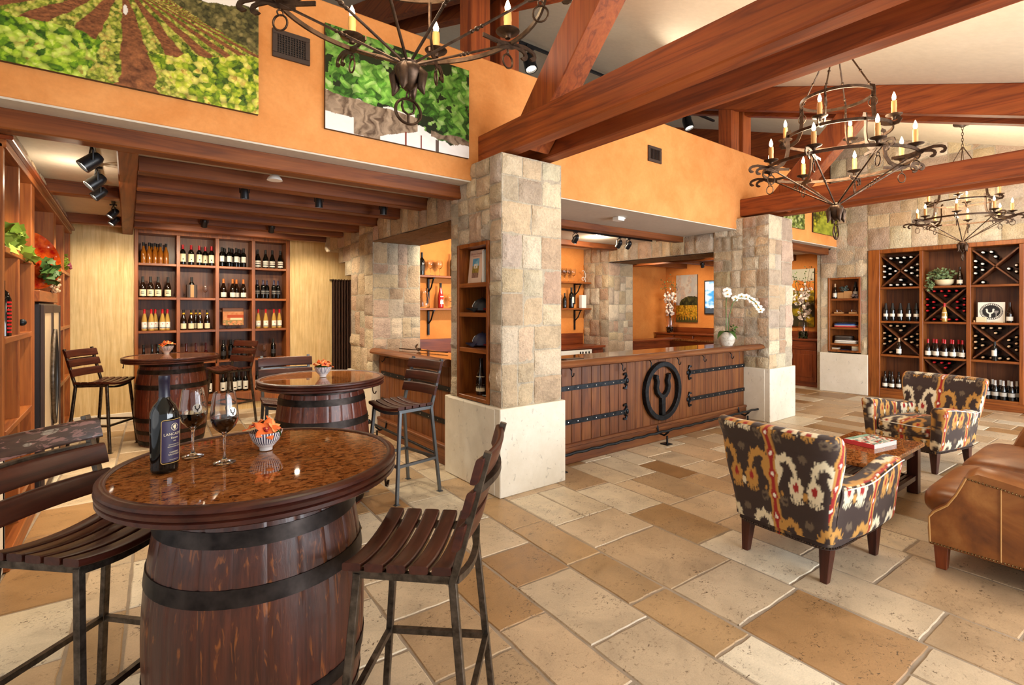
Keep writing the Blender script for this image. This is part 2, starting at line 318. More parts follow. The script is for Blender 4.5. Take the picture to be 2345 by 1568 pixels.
def stones(mb, o, u, n, rects, rng, mx=.42, mn=.13, res=.035, relief=.022, pal=PAL, proud=.016):
    o = Vector(o); u = Vector(u); n = Vector(n); up = Vector((0, 0, 1))
    def P(a, b, h): return o+u*a+up*b+n*h
    def block(a0, b0, a1, b1):
        c = pal[rng.randrange(len(pal))]; k = rng.uniform(.9, 1.1); j = [rng.uniform(.97, 1.03) for _ in range(3)]
        mb.col = tuple(min(1, x*k*y) for x, y in zip(c, j))
        g = .007; a0 += g; a1 -= g; b0 += g; b1 -= g
        if a1-a0 < .02 or b1-b0 < .02: return
        nu = max(2, int((a1-a0)/res)); nv = max(2, int((b1-b0)/res)); sd = rng.randrange(9999); base = proud+rng.uniform(-.006, .012)
        A, B = np.meshgrid(np.linspace(0, 1, nu+1), np.linspace(0, 1, nv+1))
        X = a0+(a1-a0)*A; Y = b0+(b1-b0)*B
        h = base+(fbm(X*9, Y*9, sd, 3)-.5)*relief*2
        ed = np.minimum(np.minimum(A, 1-A)*(a1-a0), np.minimum(B, 1-B)*(b1-b0)); h = np.where(ed < 1e-6, h*.35-.004, h)
        jx = np.where((A > 0) & (A < 1), 0, (vn(Y*40, X*3, sd+5)-.5)*.008); jy = np.where((B > 0) & (B < 1), 0, (vn(X*40, Y*3, sd+9)-.5)*.008)
        vs = [P(X[j, i]+jx[j, i], Y[j, i]+jy[j, i], h[j, i]) for j in range(nv+1) for i in range(nu+1)]
        fs = [(j*(nu+1)+i, j*(nu+1)+i+1, (j+1)*(nu+1)+i+1, (j+1)*(nu+1)+i) for j in range(nv) for i in range(nu)]
        rim = [i for i in range(nu+1)]+[j*(nu+1)+nu for j in range(1, nv+1)]+[nv*(nu+1)+i for i in range(nu-1, -1, -1)]+[j*(nu+1) for j in range(nv-1, 0, -1)]
        b = len(vs); vs += [vs[i]-n*max(.012, (vs[i]-o).dot(n)+.008) for i in rim]; m = len(rim)
        fs += [(rim[i], rim[(i+1) % m], b+(i+1) % m, b+i) for i in range(m)]
        mb.add(vs, fs)
    def split(a0, b0, a1, b1):
        w = a1-a0; h = b1-b0
        if w <= mx*rng.uniform(.55, 1.05) and h <= mx*rng.uniform(.5, .95) and max(w, h)/max(min(w, h), .01) < 2.6: return block(a0, b0, a1, b1)
        vert = w > h*rng.uniform(.8, 1.25)
        L = w if vert else h
        if L < 2*mn:
            vert = not vert; L = w if vert else h
            if L < 2*mn: return block(a0, b0, a1, b1)
        t = rng.uniform(max(mn/L, .3), 1-max(mn/L, .3))
        if vert: split(a0, b0, a0+w*t, b1); split(a0+w*t, b0, a1, b1)
        else: split(a0, b0, a1, b0+h*t); split(a0, b0+h*t, a1, b1)
    for (a0, b0, a1, b1) in rects:
        mb.col = MORTAR; mb.add([P(a0, b0, 0), P(a1, b0, 0), P(a1, b1, 0), P(a0, b1, 0)], [(0, 1, 2, 3)])
        split(a0, b0, a1, b1)
def stone_build(mb, name, parent=None): return mb.build(name, M['stone'], parent, smooth=38, color=True)
rg = random.Random(5)
# ---- floor: irregular travertine pavers
TA = math.radians(-2.2)
def tiles():
    mb = MB(); pal = [lin(c) for c in ('cab699', 'bfa585', 'd9ccb4', 'b39775', 'c5b093', 'a98a63', 'd1c1a6', 'b89e7d', 'a07c52', '9c7850')]
    rows = [.41, .30, .61]; xs = [1.68]; k = 0
    pat = [.41, .30, .61, .41, .61, .30, .41, .41, .30]
    edges = []
    x = 1.68; i = 0
    while x < 12.2: edges.append((x, x+pat[i % 9])); x += pat[i % 9]; i += 1
    x = 1.68; i = 8
    while x > -3.2: edges.append((x-pat[i % 9], x)); x -= pat[i % 9]; i -= 1
    ca, sa = math.cos(TA), math.sin(TA)
    def tile(a0, b0, a1, b1):
        g = .006; c = pal[rg.randrange(10)]; kk = rg.uniform(.9, 1.12); mb.col = tuple(v*kk for v in c)
        near = (a0 < 4.5 and b0 < 3.5); n = 6 if near else 2; sd = rg.randrange(9999); dz = rg.uniform(-.0012, .0012)
        def pt(a, b, z, jit):
            if jit:
                a += (vn(b*30, a*2, sd)-.5)*.010; b += (vn(a*30, b*2, sd+3)-.5)*.010
            return (a*ca-b*sa, a*sa+b*ca, z)
        A0, B0, A1, B1 = a0+g, b0+g, a1-g, b1-g; e = .006
        ring = []
        for i in range(n): ring.append((A0+(A1-A0)*i/n, B0))
        for i in range(n): ring.append((A1, B0+(B1-B0)*i/n))
        for i in range(n): ring.append((A1-(A1-A0)*i/n, B1))
        for i in range(n): ring.append((A0, B1-(B1-B0)*i/n))
        cx, cy = (A0+A1)/2, (B0+B1)/2; m = len(ring)
        inn = [(a+math.copysign(e, cx-a) if abs(a-cx) > 1e-6 else a, b+math.copysign(e, cy-b)) for a, b in ring]
        vs = [pt(a, b, -.006, near) for a, b in ring]+[pt(a, b, dz, near) for a, b in inn]
        mb.add(vs, [(i, (i+1) % m, m+(i+1) % m, m+i) for i in range(m)]+[tuple(range(m, 2*m))])
    for (a0, a1) in edges:
        b = -3.0-rg.random()*.4
        while b < 10:
            w = a1-a0; L = rg.choice([.41, .61, .51, .61] if w < .5 else [.41, .61, .61])
            if w > .5 and L > .5 and rg.random() < .45:
                s = rg.choice([.5, .5, .36])
                tile(a0, b, a0+w*s, b+L); tile(a0+w*s, b, a1, b+L)
            else: tile(a0, b, a1, b+L)
            b += L
    mb.m = 1; mb.col = (.3, .3, .3); mb.add([(-4, -4, -.0045), (13, -4, -.0045), (13, 11, -.0045), (-4, 11, -.0045)], [(0, 1, 2, 3)])
    mb.box(-4, 13, -4, 11, -.12, -.03)
    return mb
struct(tiles().build('floor', [M['tile'], M['grout']], color=True))
# ---- columns, piers and arches
def column(x0, x1, name, side_rects, label):
    mb = MB()
    stones(mb, (x0, 3.47, 0), (1, 0, 0), (0, -1, 0), [(0, .745, x1-x0, 2.93)], rg, mx=.46, mn=.17, res=.028)
    stones(mb, (x0, 4.31, 0), (0, -1, 0), (-1, 0, 0), side_rects, rg, mx=.36, res=.028)
    mb.col = MORTAR; mb.box(x0+.01, x1, 3.48, 4.3, 2.9, 2.925); mb.add([(x1, 3.47, .7), (x1, 4.31, .7), (x1, 4.31, 2.93), (x1, 3.47, 2.93)], [(0, 1, 2, 3)])
    o = stone_build(mb, name); struct(tag(o, label, 'column'))
    b = MB(); b.box(x0-.045, x1+.02, 3.43, 4.36, 0, .75); b.box(x0-.05, x0+.1, 3.505, 4.3, .004, .7425)
    b.build('limestone_base', M['lime'], o, bevel=.006); return o
# niche rect on the first column in (4.31-Y): 4.174->.136, 3.643->.667
column(2.53, 3.217, 'column', [(0, .745, .136, 2.93), (.136, 2.2, .667, 2.93), (.667, .745, .84, 2.93), ], 'nearest rough sandstone column on a pale limestone base with shelf niche')
column(7.19, 7.905, 'column', [(0, .745, .84, 2.93)], 'far sandstone column on limestone base at right end of the bar')
column(-1.35, -.62, 'column', [(0, .745, .84, 2.76)], 'sandstone column cut off by the left edge of the photo')
def archwall(x0, x1, yo0, yo1, yend, corbel, label):
    mb = MB()
    O = (x0, 8.4, 0); f = lambda a, b: (8.4-b, 8.4-a)   # u runs towards -Y
    R = []
    a, b = f(yo1, yend); R.append((a, .74, b, 2.77))
    a, b = f(yo0, yo1); R.append((a, 2.47, b, 2.77))
    if corbel:
        a, b = f(7.1, 8.22); R.append((a, 2.5, b, 2.77)); a, b = f(7.1, 7.62); R.append((a, 2.28, b, 2.5)); a, b = f(7.1, 7.36); R.append((a, 2.08, b, 2.28))
    stones(mb, O, (0, -1, 0), (-1, 0, 0), R, rg, mx=.44, mn=.16)
    stones(mb, (x0, yo1, 0), (1, 0, 0), (0, -1, 0), [(0, .74, x1-x0, 2.47)], rg, mx=.4)
    mb.col = MORTAR; mb.box(x0+.002, x1, yo1+.002, yend, 0, 2.77); mb.box(x0+.002, x1, yo0, yo1, 2.475, 2.77)
    if corbel: mb.box(x0+.002, x0+.4, 7.1, 8.22, 2.5, 2.77); mb.box(x0+.002, x0+.4, 7.1, 7.62, 2.28, 2.5); mb.box(x0+.002, x0+.4, 7.1, 7.36, 2.08, 2.28)
    # rough underside of the lintel
    s0 = rg.randrange(999)
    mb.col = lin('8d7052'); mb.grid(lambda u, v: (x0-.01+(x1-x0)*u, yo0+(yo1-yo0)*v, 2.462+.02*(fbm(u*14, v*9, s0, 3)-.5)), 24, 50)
    o = stone_build(mb, 'pillar'); struct(tag(o, label, 'archway'))
    b = MB(); b.box(x0-.045, x1+.03, yo1-.045, yend+.04, 0, .745); b.build('limestone_base', M['lime'], o, bevel=.006)
archwall(2.53, 3.204, 4.31, 6.3, 7.1, True, 'sandstone pier and lintel framing the bar opening beside the alcove')
archwall(7.2, 7.896, 4.31, 6.458, 7.11, False, 'sandstone pier and lintel framing the archway behind the orchid')
# ---- far stone wall with rack opening and niche
mb = MB(); f = lambda y0, y1: (5-y1, 5-y0)
R = []
for y0, y1, z0, z1 in [(-2.2, 3.43, 2.66, 3.3), (-2.2, 3.43, 3.3, 4.8), (3.43, 4.22, 2.19, 2.74), (3.43, 4.05, 2.74, 4.95), (3.43, 3.538, .745, 2.19), (4.091, 4.22, .745, 2.19), (-2.2, .78, .02, 2.66)]:
    a, b = f(y0, y1); R.append((a, z0, b, z1))
stones(mb, (10.85, 5, 0), (0, -1, 0), (-1, 0, 0), R, rg, mx=.62, mn=.2, res=.06, relief=.035)
mb.col = MORTAR; mb.box(11.3, 11.4, -2.2, 4.22, 0, 5); mb.box(10.86, 11.75, 4.2, 4.29, 0, 2.77)
struct(tag(stone_build(mb, 'wall_right'), 'large sandstone wall behind the big wine rack', 'wall'))
b = MB(); b.box(10.8, 10.9, 3.417, 4.225, 0, .745); struct(tag(b.build('baseboard_right', M['lime'], bevel=.006), 'tall pale limestone base slab under the shirt niche', 'wall base'))
b = MB(); b.box(10.86, 10.95, 4.07, 10, 3.9, 7); struct(tag(b.build('wall_upper', M['beamY']), 'stained timber gable end above the right-hand hall', 'wall'))
# ---- long orange wall above the openings
b = MB(); b.box(-3.2, 10.85, 3.94, 4.07, 2.77, 3.955); struct(tag(b.build('wall_front', M['orange'], bevel=.012), 'long orange plaster wall band above the alcove and bar', 'wall'))
# ---- low ceilings, roof
b = MB(); b.box(-3.2, 11.75, 3.945, 9.4, 2.765, 2.86); struct(tag(b.build('ceiling_low', M['soffit']), 'pale plaster low ceiling over alcove, bar and hall', 'ceiling'))
b = MB(); rz = lambda y: 3.597+y/3
b.add([(-4, -3.2, rz(-3.2)), (11, -3.2, rz(-3.2)), (11, 10, rz(10)), (-4, 10, rz(10)), (-4, -3.2, rz(-3.2)+.12), (11, -3.2, rz(-3.2)+.12), (11, 10, rz(10)+.12), (-4, 10, rz(10)+.12)],
      [(0, 1, 2, 3), (7, 6, 5, 4), (0, 4, 5, 1), (1, 5, 6, 2), (2, 6, 7, 3), (3, 7, 4, 0)])
struct(tag(b.build('ceiling', M['ceil']), 'sloping cream plaster roof over the main room', 'ceiling'))
b = MB(); b.box(-4, 11, 9.8, 9.95, 2.86, 7); struct(b.build('wall_attic', M['ceil']))
# ---- alcove walls
b = MB()
for x0, x1, z0, z1 in [(-1.1, .075, 0, 2.77), (2.155, 3.9, 0, 2.77), (.075, 2.155, 0, .11), (.075, 2.155, 2.735, 2.77)]: b.box(x0, x1, 8.98, 9.06, z0, z1)
struct(tag(b.build('wall_back', M['wallpaper']), 'cream woven wallpaper back wall of the tasting alcove', 'wall'))
b = MB(); b.box(-.6, .075, 8.955, 8.985, 0, .13); b.box(2.155, 2.85, 8.955, 8.985, 0, .13); b.box(3.2, 3.9, 8.955, 8.985, 0, .13); struct(b.build('baseboard_back', M['lime'], bevel=.004))
b = MB(); b.box(-1.12, -1.02, 4.2, 9.0, 0, 2.77); struct(b.build('wall_left', M['wallpaper']))
mb = MB(); stones(mb, (-.6, 9, 0), (0, -1, 0), (1, 0, 0), [(.02, 2.655, 4.7, 2.765)], rg, mx=.3, mn=.1); struct(stone_build(mb, 'trim_1'))
b = MB(); b.box(3.2, 7.2, 7.11, 7.2, 0, 2.77); struct(tag(b.build('wall_bar', M['orange2']), 'orange plaster wall behind the bar shelves', 'wall'))
b = MB(); b.box(3.8, 11.7, 8.36, 8.44, 0, 2.77); b.box(3.82, 3.9, 7.2, 8.98, 0, 2.77); struct(tag(b.build('wall_hall_back', M['orange2']), 'orange end wall of the hall beside the blossom vase', 'wall'))
b = MB(); b.box(11.6, 11.7, 4.22, 8.4, 0, 2.77); struct(tag(b.build('wall_hall_side', M['orange2']), 'orange side wall of the hall holding the landscape paintings', 'wall'))
# ---- timber beams
def beam(x0, x1, y0, y1, z0, z1, mat, label, bev=.008):
    b = MB(); b.box(x0, x1, y0, y1, z0, z1); o = b.build('timber_beam', M[mat], bevel=bev); return struct(tag(o, label, 'beam'))
NM = ['frontmost', 'second', 'third', 'fourth', 'fifth', 'sixth', 'rearmost']
for i, y in enumerate((4.117, 4.784, 5.46, 6.12, 6.783, 7.407, 8.128)):
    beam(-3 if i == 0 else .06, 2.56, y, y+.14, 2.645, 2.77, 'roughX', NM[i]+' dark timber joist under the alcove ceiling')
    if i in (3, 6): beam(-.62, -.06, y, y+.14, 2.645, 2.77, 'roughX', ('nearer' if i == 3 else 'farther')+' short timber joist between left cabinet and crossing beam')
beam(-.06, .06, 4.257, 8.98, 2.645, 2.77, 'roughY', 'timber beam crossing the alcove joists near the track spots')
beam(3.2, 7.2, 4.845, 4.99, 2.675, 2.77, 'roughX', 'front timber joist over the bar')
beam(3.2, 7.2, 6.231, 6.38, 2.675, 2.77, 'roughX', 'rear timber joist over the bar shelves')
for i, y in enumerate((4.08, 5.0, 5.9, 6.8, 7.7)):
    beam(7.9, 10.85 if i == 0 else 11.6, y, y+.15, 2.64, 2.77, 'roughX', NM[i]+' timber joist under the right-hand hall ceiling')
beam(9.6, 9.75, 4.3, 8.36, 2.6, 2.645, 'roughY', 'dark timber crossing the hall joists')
# ---- roof trusses
for nm, X, zc in (('near', 2.6, 2.952), ('far', 7.28, 2.972)):
    for j, dx in enumerate((0, .4)):
        beam(X+dx, X+dx+.14, -3, 3.945, zc, zc+.255, 'beamY', nm+' truss tie beam, '+('left' if j == 0 else 'right')+' timber of the pair', .01)
        b = MB(); x0 = X+dx; x1 = x0+.14
        b.add([(x, y, z) for x in (x0, x1) for y, z in ((-3.1, rz(-3.1)-.34), (9, rz(9)-.34), (9, rz(9)-.002), (-3.1, rz(-3.1)-.002))], [(0, 1, 2, 3), (7, 6, 5, 4), (0, 4, 5, 1), (1, 5, 6, 2), (2, 6, 7, 3), (3, 7, 4, 0)])
        struct(tag(b.build('timber_beam', M['beamY'], bevel=.008), nm+' truss sloping rafter, '+('left' if j == 0 else 'right')+' timber of the pair', 'beam'))
    b = MB(); b.box(X+.02, X+.24, 4.08, 4.3, 3.0, 4.72); b.box(X+.36, X+.6, 4.08, 4.3, 3.0, 4.72); struct(tag(b.build('timber_beam', M['beamZ'], bevel=.008), nm+' truss upright post behind the orange wall', 'post'))
    b = MB(); b.bar((X+.27, 3.5, zc+.12), (X+.27, 2.42, zc+1.28), .24, .3, up=(0, .7, .7)); o = b.build('timber_beam', M['beamZ'], bevel=.008); struct(tag(o, nm+' truss slanting brace rising from the tie beam', 'beam'))
# ---------------------------------------------------------------- bottles
BORD = [(0, .004), (.030, 0), (.0365, .004), (.0375, .012), (.0375, .185), (.0355, .2), (.027, .216), (.0172, .23), (.0145, .245), (.0145, .298), (0, .3)]
BURG = [(0, .004), (.034, 0), (.041, .004), (.042, .012), (.042, .125), (.0405, .145), (.033, .178), (.022, .212), (.0155, .238), (.0142, .25), (.0142, .298), (0, .3)]
SLIM = [(0, .004), (.026, 0), (.0335, .004), (.034, .012), (.034, .15), (.031, .17), (.021, .2), (.014, .225), (.0135, .24), (.0135, .298), (0, .3)]
RHIN = [(0, .004), (.028, 0), (.036, .004), (.037, .012), (.037, .13), (.033, .16), (.022, .215), (.0145, .25), (.0135, .26), (.0135, .308), (0, .31)]
SQUAT = [(0, .004), (.038, 0), (.046, .004), (.047, .012), (.046, .08), (.034, .115), (.018, .15), (.0145, .175), (.0145, .268), (0, .27)]
def radius_at(prof, z):
    for (r0, z0), (r1, z1) in zip(prof[1:], prof[2:]):
        if z0 <= z <= z1: return r0+(r1-r0)*(z-z0)/max(z1-z0, 1e-6)
    return prof[-2][0]
KIND = {}
def kind(key, prof, glass, cap=None, lab=None, lz=(.045, .14), arc=2.4, capz=.225, ink=None, extra=None):
    d = {}
    b = MB(); b.lathe(prof, 14); o = b.build('wine_bottle', M[glass], smooth=50); d['body'] = o.data; bpy.data.objects.remove(o)
    if cap:
        top = prof[-1][1]; b = MB()
        b.lathe([(radius_at(prof, capz)+.0012, capz)]+[(radius_at(prof, z)+.0014, z) for z in (capz+.02, top-.012)]+[(.0158, top-.01), (.0158, top+.002), (0, top+.003)], 12, cap=False)
        o = b.build('capsule', M[cap], smooth=50); d['cap'] = o.data; bpy.data.objects.remove(o)
    if lab:
        b = MB()
        def band(z0, z1, a, off):
            b.grid(lambda u, v: ((radius_at(prof, z0+(z1-z0)*v)+off)*math.sin(a*(u-.5)), -(radius_at(prof, z0+(z1-z0)*v)+off)*math.cos(a*(u-.5)), z0+(z1-z0)*v), 8, 1)
        band(lz[0], lz[1], arc, .0009); mats = [M[lab]]
        if ink:
            b.m = 1; mats.append(M[ink[0]])
            for z0, z1, a in ink[1]: band(z0, z1, a, .0016)
        if extra:
            b.m = len(mats); mats.append(M[extra[0]])
            for z0, z1, a in extra[1]: band(z0, z1, a, .0016)
        o = b.build('paper_label', mats, smooth=60); d['lab'] = o.data; bpy.data.objects.remove(o)
    KIND[key] = d
kind('gold', SLIM, 'bgold', 'capblack', None, capz=.25)
kind('redcap_cream', BORD, 'bdark', 'capred', 'labcream', (.045, .165), 2.5, .235, ('bbrown', [(.075, .095, .35)]))
kind('white_square', BORD, 'bdark', 'capblack', 'labwhite', (.075, .165), 1.9, .235)
kind('two_band', BURG, 'bdark', 'capblack', 'labwhite', (.02, .12), 2.5, .23, ('bdark', [(.082, .09, 2.4), (.045, .06, 2.5)]))
kind('burg_cream', BURG, 'bbrown', 'capblack', 'labcream', (.02, .115), 2.4, .22, ('bdark', [(.075, .083, .9), (.055, .066, 1.0)]))
kind('burg_orange', BURG, 'bbrown', 'caporange', 'labwhite', (.02, .09), 2.2, .235)
kind('darklab', BORD, 'bdark', 'capblue', 'labdark', (.07, .14), 2.5, .225, ('labsilver', [(.115, .122, 2.2), (.085, .09, 2.2)]))
kind('pale_red', RHIN, 'bpale', 'capred', 'labwhite', (.03, .125), 2.5, .25, ('bbrown', [(.035, .045, 2.3)]), ('capred', [(.09, .105, .3)]))
kind('yellow_hex', BURG, 'bbrown', 'capblack', 'labcream', (.02, .1), 1.9, .262, None, ('capyellow', [(.236, .258, 6.2)]))
kind('dark', BORD, 'bdark', 'capblack', 'labdark', (.06, .13), 2.2, .235)
kind('squat', SQUAT, 'bdark', 'capblack')
kind('ruby', SQUAT, 'bruby', 'bruby', 'labcream', (.02, .07), 2.0, .16)
kind('big_white', BORD, 'bdark', 'capblack', 'labwhite', (.03, .16), 2.6, .235, ('bdark', [(.06, .075, .9)]))
kind('standing_white', BORD, 'bdark', 'capblack', 'labwhite', (.075, .125), 2.6, .2)
kind('burg_redcap', BURG, 'bbrown', 'capred', 'labwhite', (.03, .1), 2.4, .235)
kind('silver', BURG, 'bdark', 'capsilver', 'labsilver', (.06, .12), 2.7, .225)
kind('burg_dark', BURG, 'bbrown', 'bbrown', 'labwhite', (.03, .09), 2.2, .235)
kind('burg_tan', BURG, 'bbrown', 'captan', 'labwhite', (.03, .11), 2.2, .235)
kind('white_wine', RHIN, 'bpale', 'capred', 'labwhite', (.06, .16), 2.3, .25)
kind('rose', RHIN, 'brose', 'capblack', 'labwhite', (.05, .15), 2.2, .255, ('capred', [(.07, .085, .3)]))
kind('art_label', BURG, 'bbrown', 'bbrown', 'labcream', (.03, .155), 2.6, .235, ('bbrown', [(.07, .082, 2.5), (.062, .067, 2.5), (.12, .135, .7)]))
for c in ('capblack', 'capred', 'captan', 'capwhite'): kind('lie_'+c, BORD, 'bdark', c, None, capz=.235)
def put(k, loc, rz=0, label=None, group=None, tilt=None, sc=1.0, parts=True):
    d = KIND[k]; o = bpy.data.objects.new('wine_bottle', d['body']); COL.objects.link(o); o.location = loc
    o.rotation_euler = tilt if tilt else (0, 0, rz)
    if sc != 1: o.scale = (sc,)*3
    tag(o, label, 'bottle', group)
    for key, nm in (('cap', 'capsule'), ('lab', 'paper_label')):
        if key in d:
            c = bpy.data.objects.new(nm, d[key]); COL.objects.link(c); c.parent = o
    return o
# ---------------------------------------------------------------- back wine shelf
SX = [(.12, .575), (.62, 1.075), (1.125, 1.58), (1.63, 2.095)]; SZ = [.285, .80, 1.275, 1.76, 2.255, 2.68]
t = empty('wine_shelf', (0, 0, 0), 0, 'tall dark oak built-in shelf of twenty cubbies on the back wall', 'shelf')
b = MB(); b.box(.075, .12, 8.95, 9.28, .11, 2.735); b.box(2.095, 2.155, 8.95, 9.28, .11, 2.735); b.box(.12, 2.095, 8.95, 9.28, 2.68, 2.735); b.box(.12, 2.095, 8.95, 9.28, .11, .25)
b.build('frame', M['shelfZ'], t, bevel=.004)
b = MB(); b.box(.1, 2.1, 9.25, 9.29, .12, 2.73); b.build('back_panel', M['shelfback'], t)
for a, c in zip(SX, SX[1:]): b = MB(); b.box(a[1], c[0], 8.945, 9.25, .25, 2.68); b.build('divider', M['shelfZ'], t, bevel=.003)
for z in SZ[:5]: b = MB(); b.box(.12, 2.095, 8.952, 9.25, z-.035, z); b.build('shelf_board', M['shelfX'], t, bevel=.003)
ROW = ['bottom', 'fourth', 'third', 'second', 'top']; COLN = ['first', 'second', 'third', 'last']
def cubby(col, row, k, us, desc, y=9.04, ys=None, sc=1.0):
    x0, x1 = SX[col]; z = SZ[row]
    n = len(us); order = sorted(range(n), key=lambda i: us[i]); rank = {i: r for r, i in enumerate(order)}
    for i, u in enumerate(us):
        lab = f'{desc}, {ORD[rank[i]]} from left, {ROW[row]} row, {COLN[col]} cubby of back shelf'
        put(k, (x0+.04+(x1-x0-.08)*u, (ys[i] if ys else y), z+.001), RN.uniform(-.15, .15), lab, 'bottles in the back shelf', sc=sc)
cubby(0, 4, 'gold', [.06, .24, .42, .60, .78, .33, .51], 'golden clear bottle', ys=[9.06]*5+[9.15]*2)
cubby(1, 4, 'redcap_cream', [0, .28, .56, .80, .99], 'red capped cream-label bottle', ys=[9.04, 9.04, 9.04, 9.14, 9.03])
cubby(2, 4, 'white_square', [.02, .28, .55, .83, .14, .42, .7], 'dark white-label bottle', ys=[9.03]*4+[9.14]*3)
cubby(3, 4, 'two_band', [.04, .34, .60, .92], 'two-band label bottle')
cubby(0, 3, 'burg_cream', [.04, .28, .52, .84], 'brown cream-label bottle')
cubby(2, 3, 'burg_orange', [.08, .42, .60, .82], 'orange capped bottle', ys=[9.04, 9.04, 9.13, 9.03])
cubby(3, 3, 'darklab', [.02, .24, .43, .66, .86], 'dark silver-lined bottle', ys=[9.05, 9.03, 9.12, 9.03, 9.1])
cubby(0, 2, 'pale_red', [.09, .30, .44, .66, .83], 'pale red-capped bottle', ys=[9.07, 9.03, 9.13, 9.04, 9.1])
cubby(1, 2, 'yellow_hex', [.02, .28, .47, .58, .84], 'yellow banded bottle', ys=[9.03, 9.03, 9.14, 9.03, 9.04])
cubby(3, 2, 'pale_red', [.06, .34, .66, .90], 'pale red-capped bottle', ys=[9.06, 9.03, 9.03, 9.07])
cubby(0, 1, 'squat', [.06, .33, .52, .82, .95], 'squat dark bottle', ys=[9.04, 9.05, 9.145, 9.145, 9.05])
cubby(1, 1, 'ruby', [.12, .45, .80], 'ruby squat bottle', y=9.05)
cubby(2, 1, 'dark', [.08, .38, .50, .70, .86], 'plain dark bottle', ys=[9.05, 9.12, 9.05, 9.12, 9.05])
cubby(3, 1, 'dark', [.64], 'lone dark bottle')
cubby(1, 0, 'big_white', [.62, .92], 'large white-label bottle')
cubby(2, 0, 'big_white', [.06, .27, .48, .69, .9], 'large white-label bottle', ys=[9.03, 9.1, 9.03, 9.1, 9.03])
cubby(3, 0, 'big_white', [.02, .3, .58, .86], 'large white-label bottle')
# cooler box with bottle, glass, panel picture, ornament
b = MB(); b.box(.71, .725, 9.02, 9.15, 1.761, 1.96); b.box(.83, .845, 9.02, 9.15, 1.761, 1.96); b.box(.725, .83, 9.02, 9.032, 1.761, 1.96); b.box(.725, .83, 9.138, 9.15, 1.761, 1.96); b.box(.725, .83, 9.032, 9.138, 1.761, 1.772); o = b.build('cooler_box', M['brown'], bevel=.004); tag(o, 'dark brown bottle cooler box in the second cubby of the back shelf', 'box')
b = MB(); b.box(.755, .80, 9.013, 9.019, 1.768, 1.955); b.build('side_band', M['kraft'], o)
put('dark', (.777, 9.085, 1.775), 0, 'dark bottle with pale cap standing inside the brown cooler box', None)
def goblet(loc, label, h=.2, r=.035, group=None, name='wine_glass', cat='glass', n=14):
    b = MB(); b.lathe([(0, 0), (r*.92, .0015), (r*.9, .004), (.006, .009), (.0042, .02), (.0042, h*.42), (.008, h*.45), (r*.7, h*.53), (r, h*.66), (r*.98, h*.8), (r*.8, h), (r*.765, h), (r*.94, h*.8), (r*.96, h*.66), (r*.66, h*.545), (0, h*.47)], n)
    o = b.build(name, M['glass'], smooth=60, loc=loc); return tag(o, label, cat, group)
goblet((.955, 9.08, 1.761), 'stemmed glass beside the cooler box on the back shelf', .19)
goblet((1.78, 9.06, .801), 'short stemmed glass ornament beside the lone dark bottle', .2, .045)
t = empty('panel_picture', (1.34, 9.1, 1.276), 0, 'orange framed picture of a long roofed building on back shelf', 'picture')
def gridpic(name, o, u, v, w, h, nu, nv, fn, parent=None, mat='pic', n=None, off=.0):
    """flat painted sheet: o = lower left corner, u/v unit directions, fn(s,t) -> linear rgb array"""
    o = np.array(o, float); u = np.array(u, float); v = np.array(v, float)
    A, B = np.meshgrid(np.linspace(0, 1, nu+1), np.linspace(0, 1, nv+1)); A = A.ravel(); B = B.ravel()
    P = o+np.outer(A*w, u)+np.outer(B*h, v); c = np.clip(fn(A, B), 0, 1)
    mb = MB(); mb.v = [tuple(p) for p in P]; mb.c = [tuple(x) for x in c]
    mb.f = [(j*(nu+1)+i, j*(nu+1)+i+1, (j+1)*(nu+1)+i+1, (j+1)*(nu+1)+i) for j in range(nv) for i in range(nu)]; mb.mi = [0]*len(mb.f)
    return mb.build(name, M[mat], parent, color=True)
def pic_house(s, t):
    c = mixc(lin('d79a6a'), lin('b9662f'), fbm(s*9, t*9, 3)); roof = (t > .42) & (t < .62) & (s > .2) & (abs(t-.52) < .1)
    c = np.where((t > .8)[..., None], lin('6a4a3a'), c); c = np.where(roof[..., None], lin('b44a22'), c)
    wall = (t > .3) & (t < .44) & (s > .35) & (s < .95); c = np.where(wall[..., None], lin('e9cfa4'), c)
    gr = (t < .3) & (fbm(s*14, t*14, 8) > .52); return np.where(gr[..., None], lin('8a7a4a'), c)
b = MB(); b.box(-.15, .15, .0, .03, .055, .33); b.build('panel', M['cherryX'], t, bevel=.004)
gridpic('print', (-.146, -.002, .06), (1, 0, 0), (0, 0, 1), .292, .265, 60, 50, pic_house, t)
b = MB(); b.tube([(-.1, -.05, .003), (-.07, .0, .07), (-.08, .06, .01)], .004, 6); b.tube([(.1, -.05, .003), (.07, .0, .07), (.08, .06, .01)], .004, 6); b.tube([(-.11, -.05, .05), (-.1, -.045, .045), (.1, -.045, .045), (.11, -.05, .05)], .004, 6); b.build('easel', M['iron'], t, smooth=60)
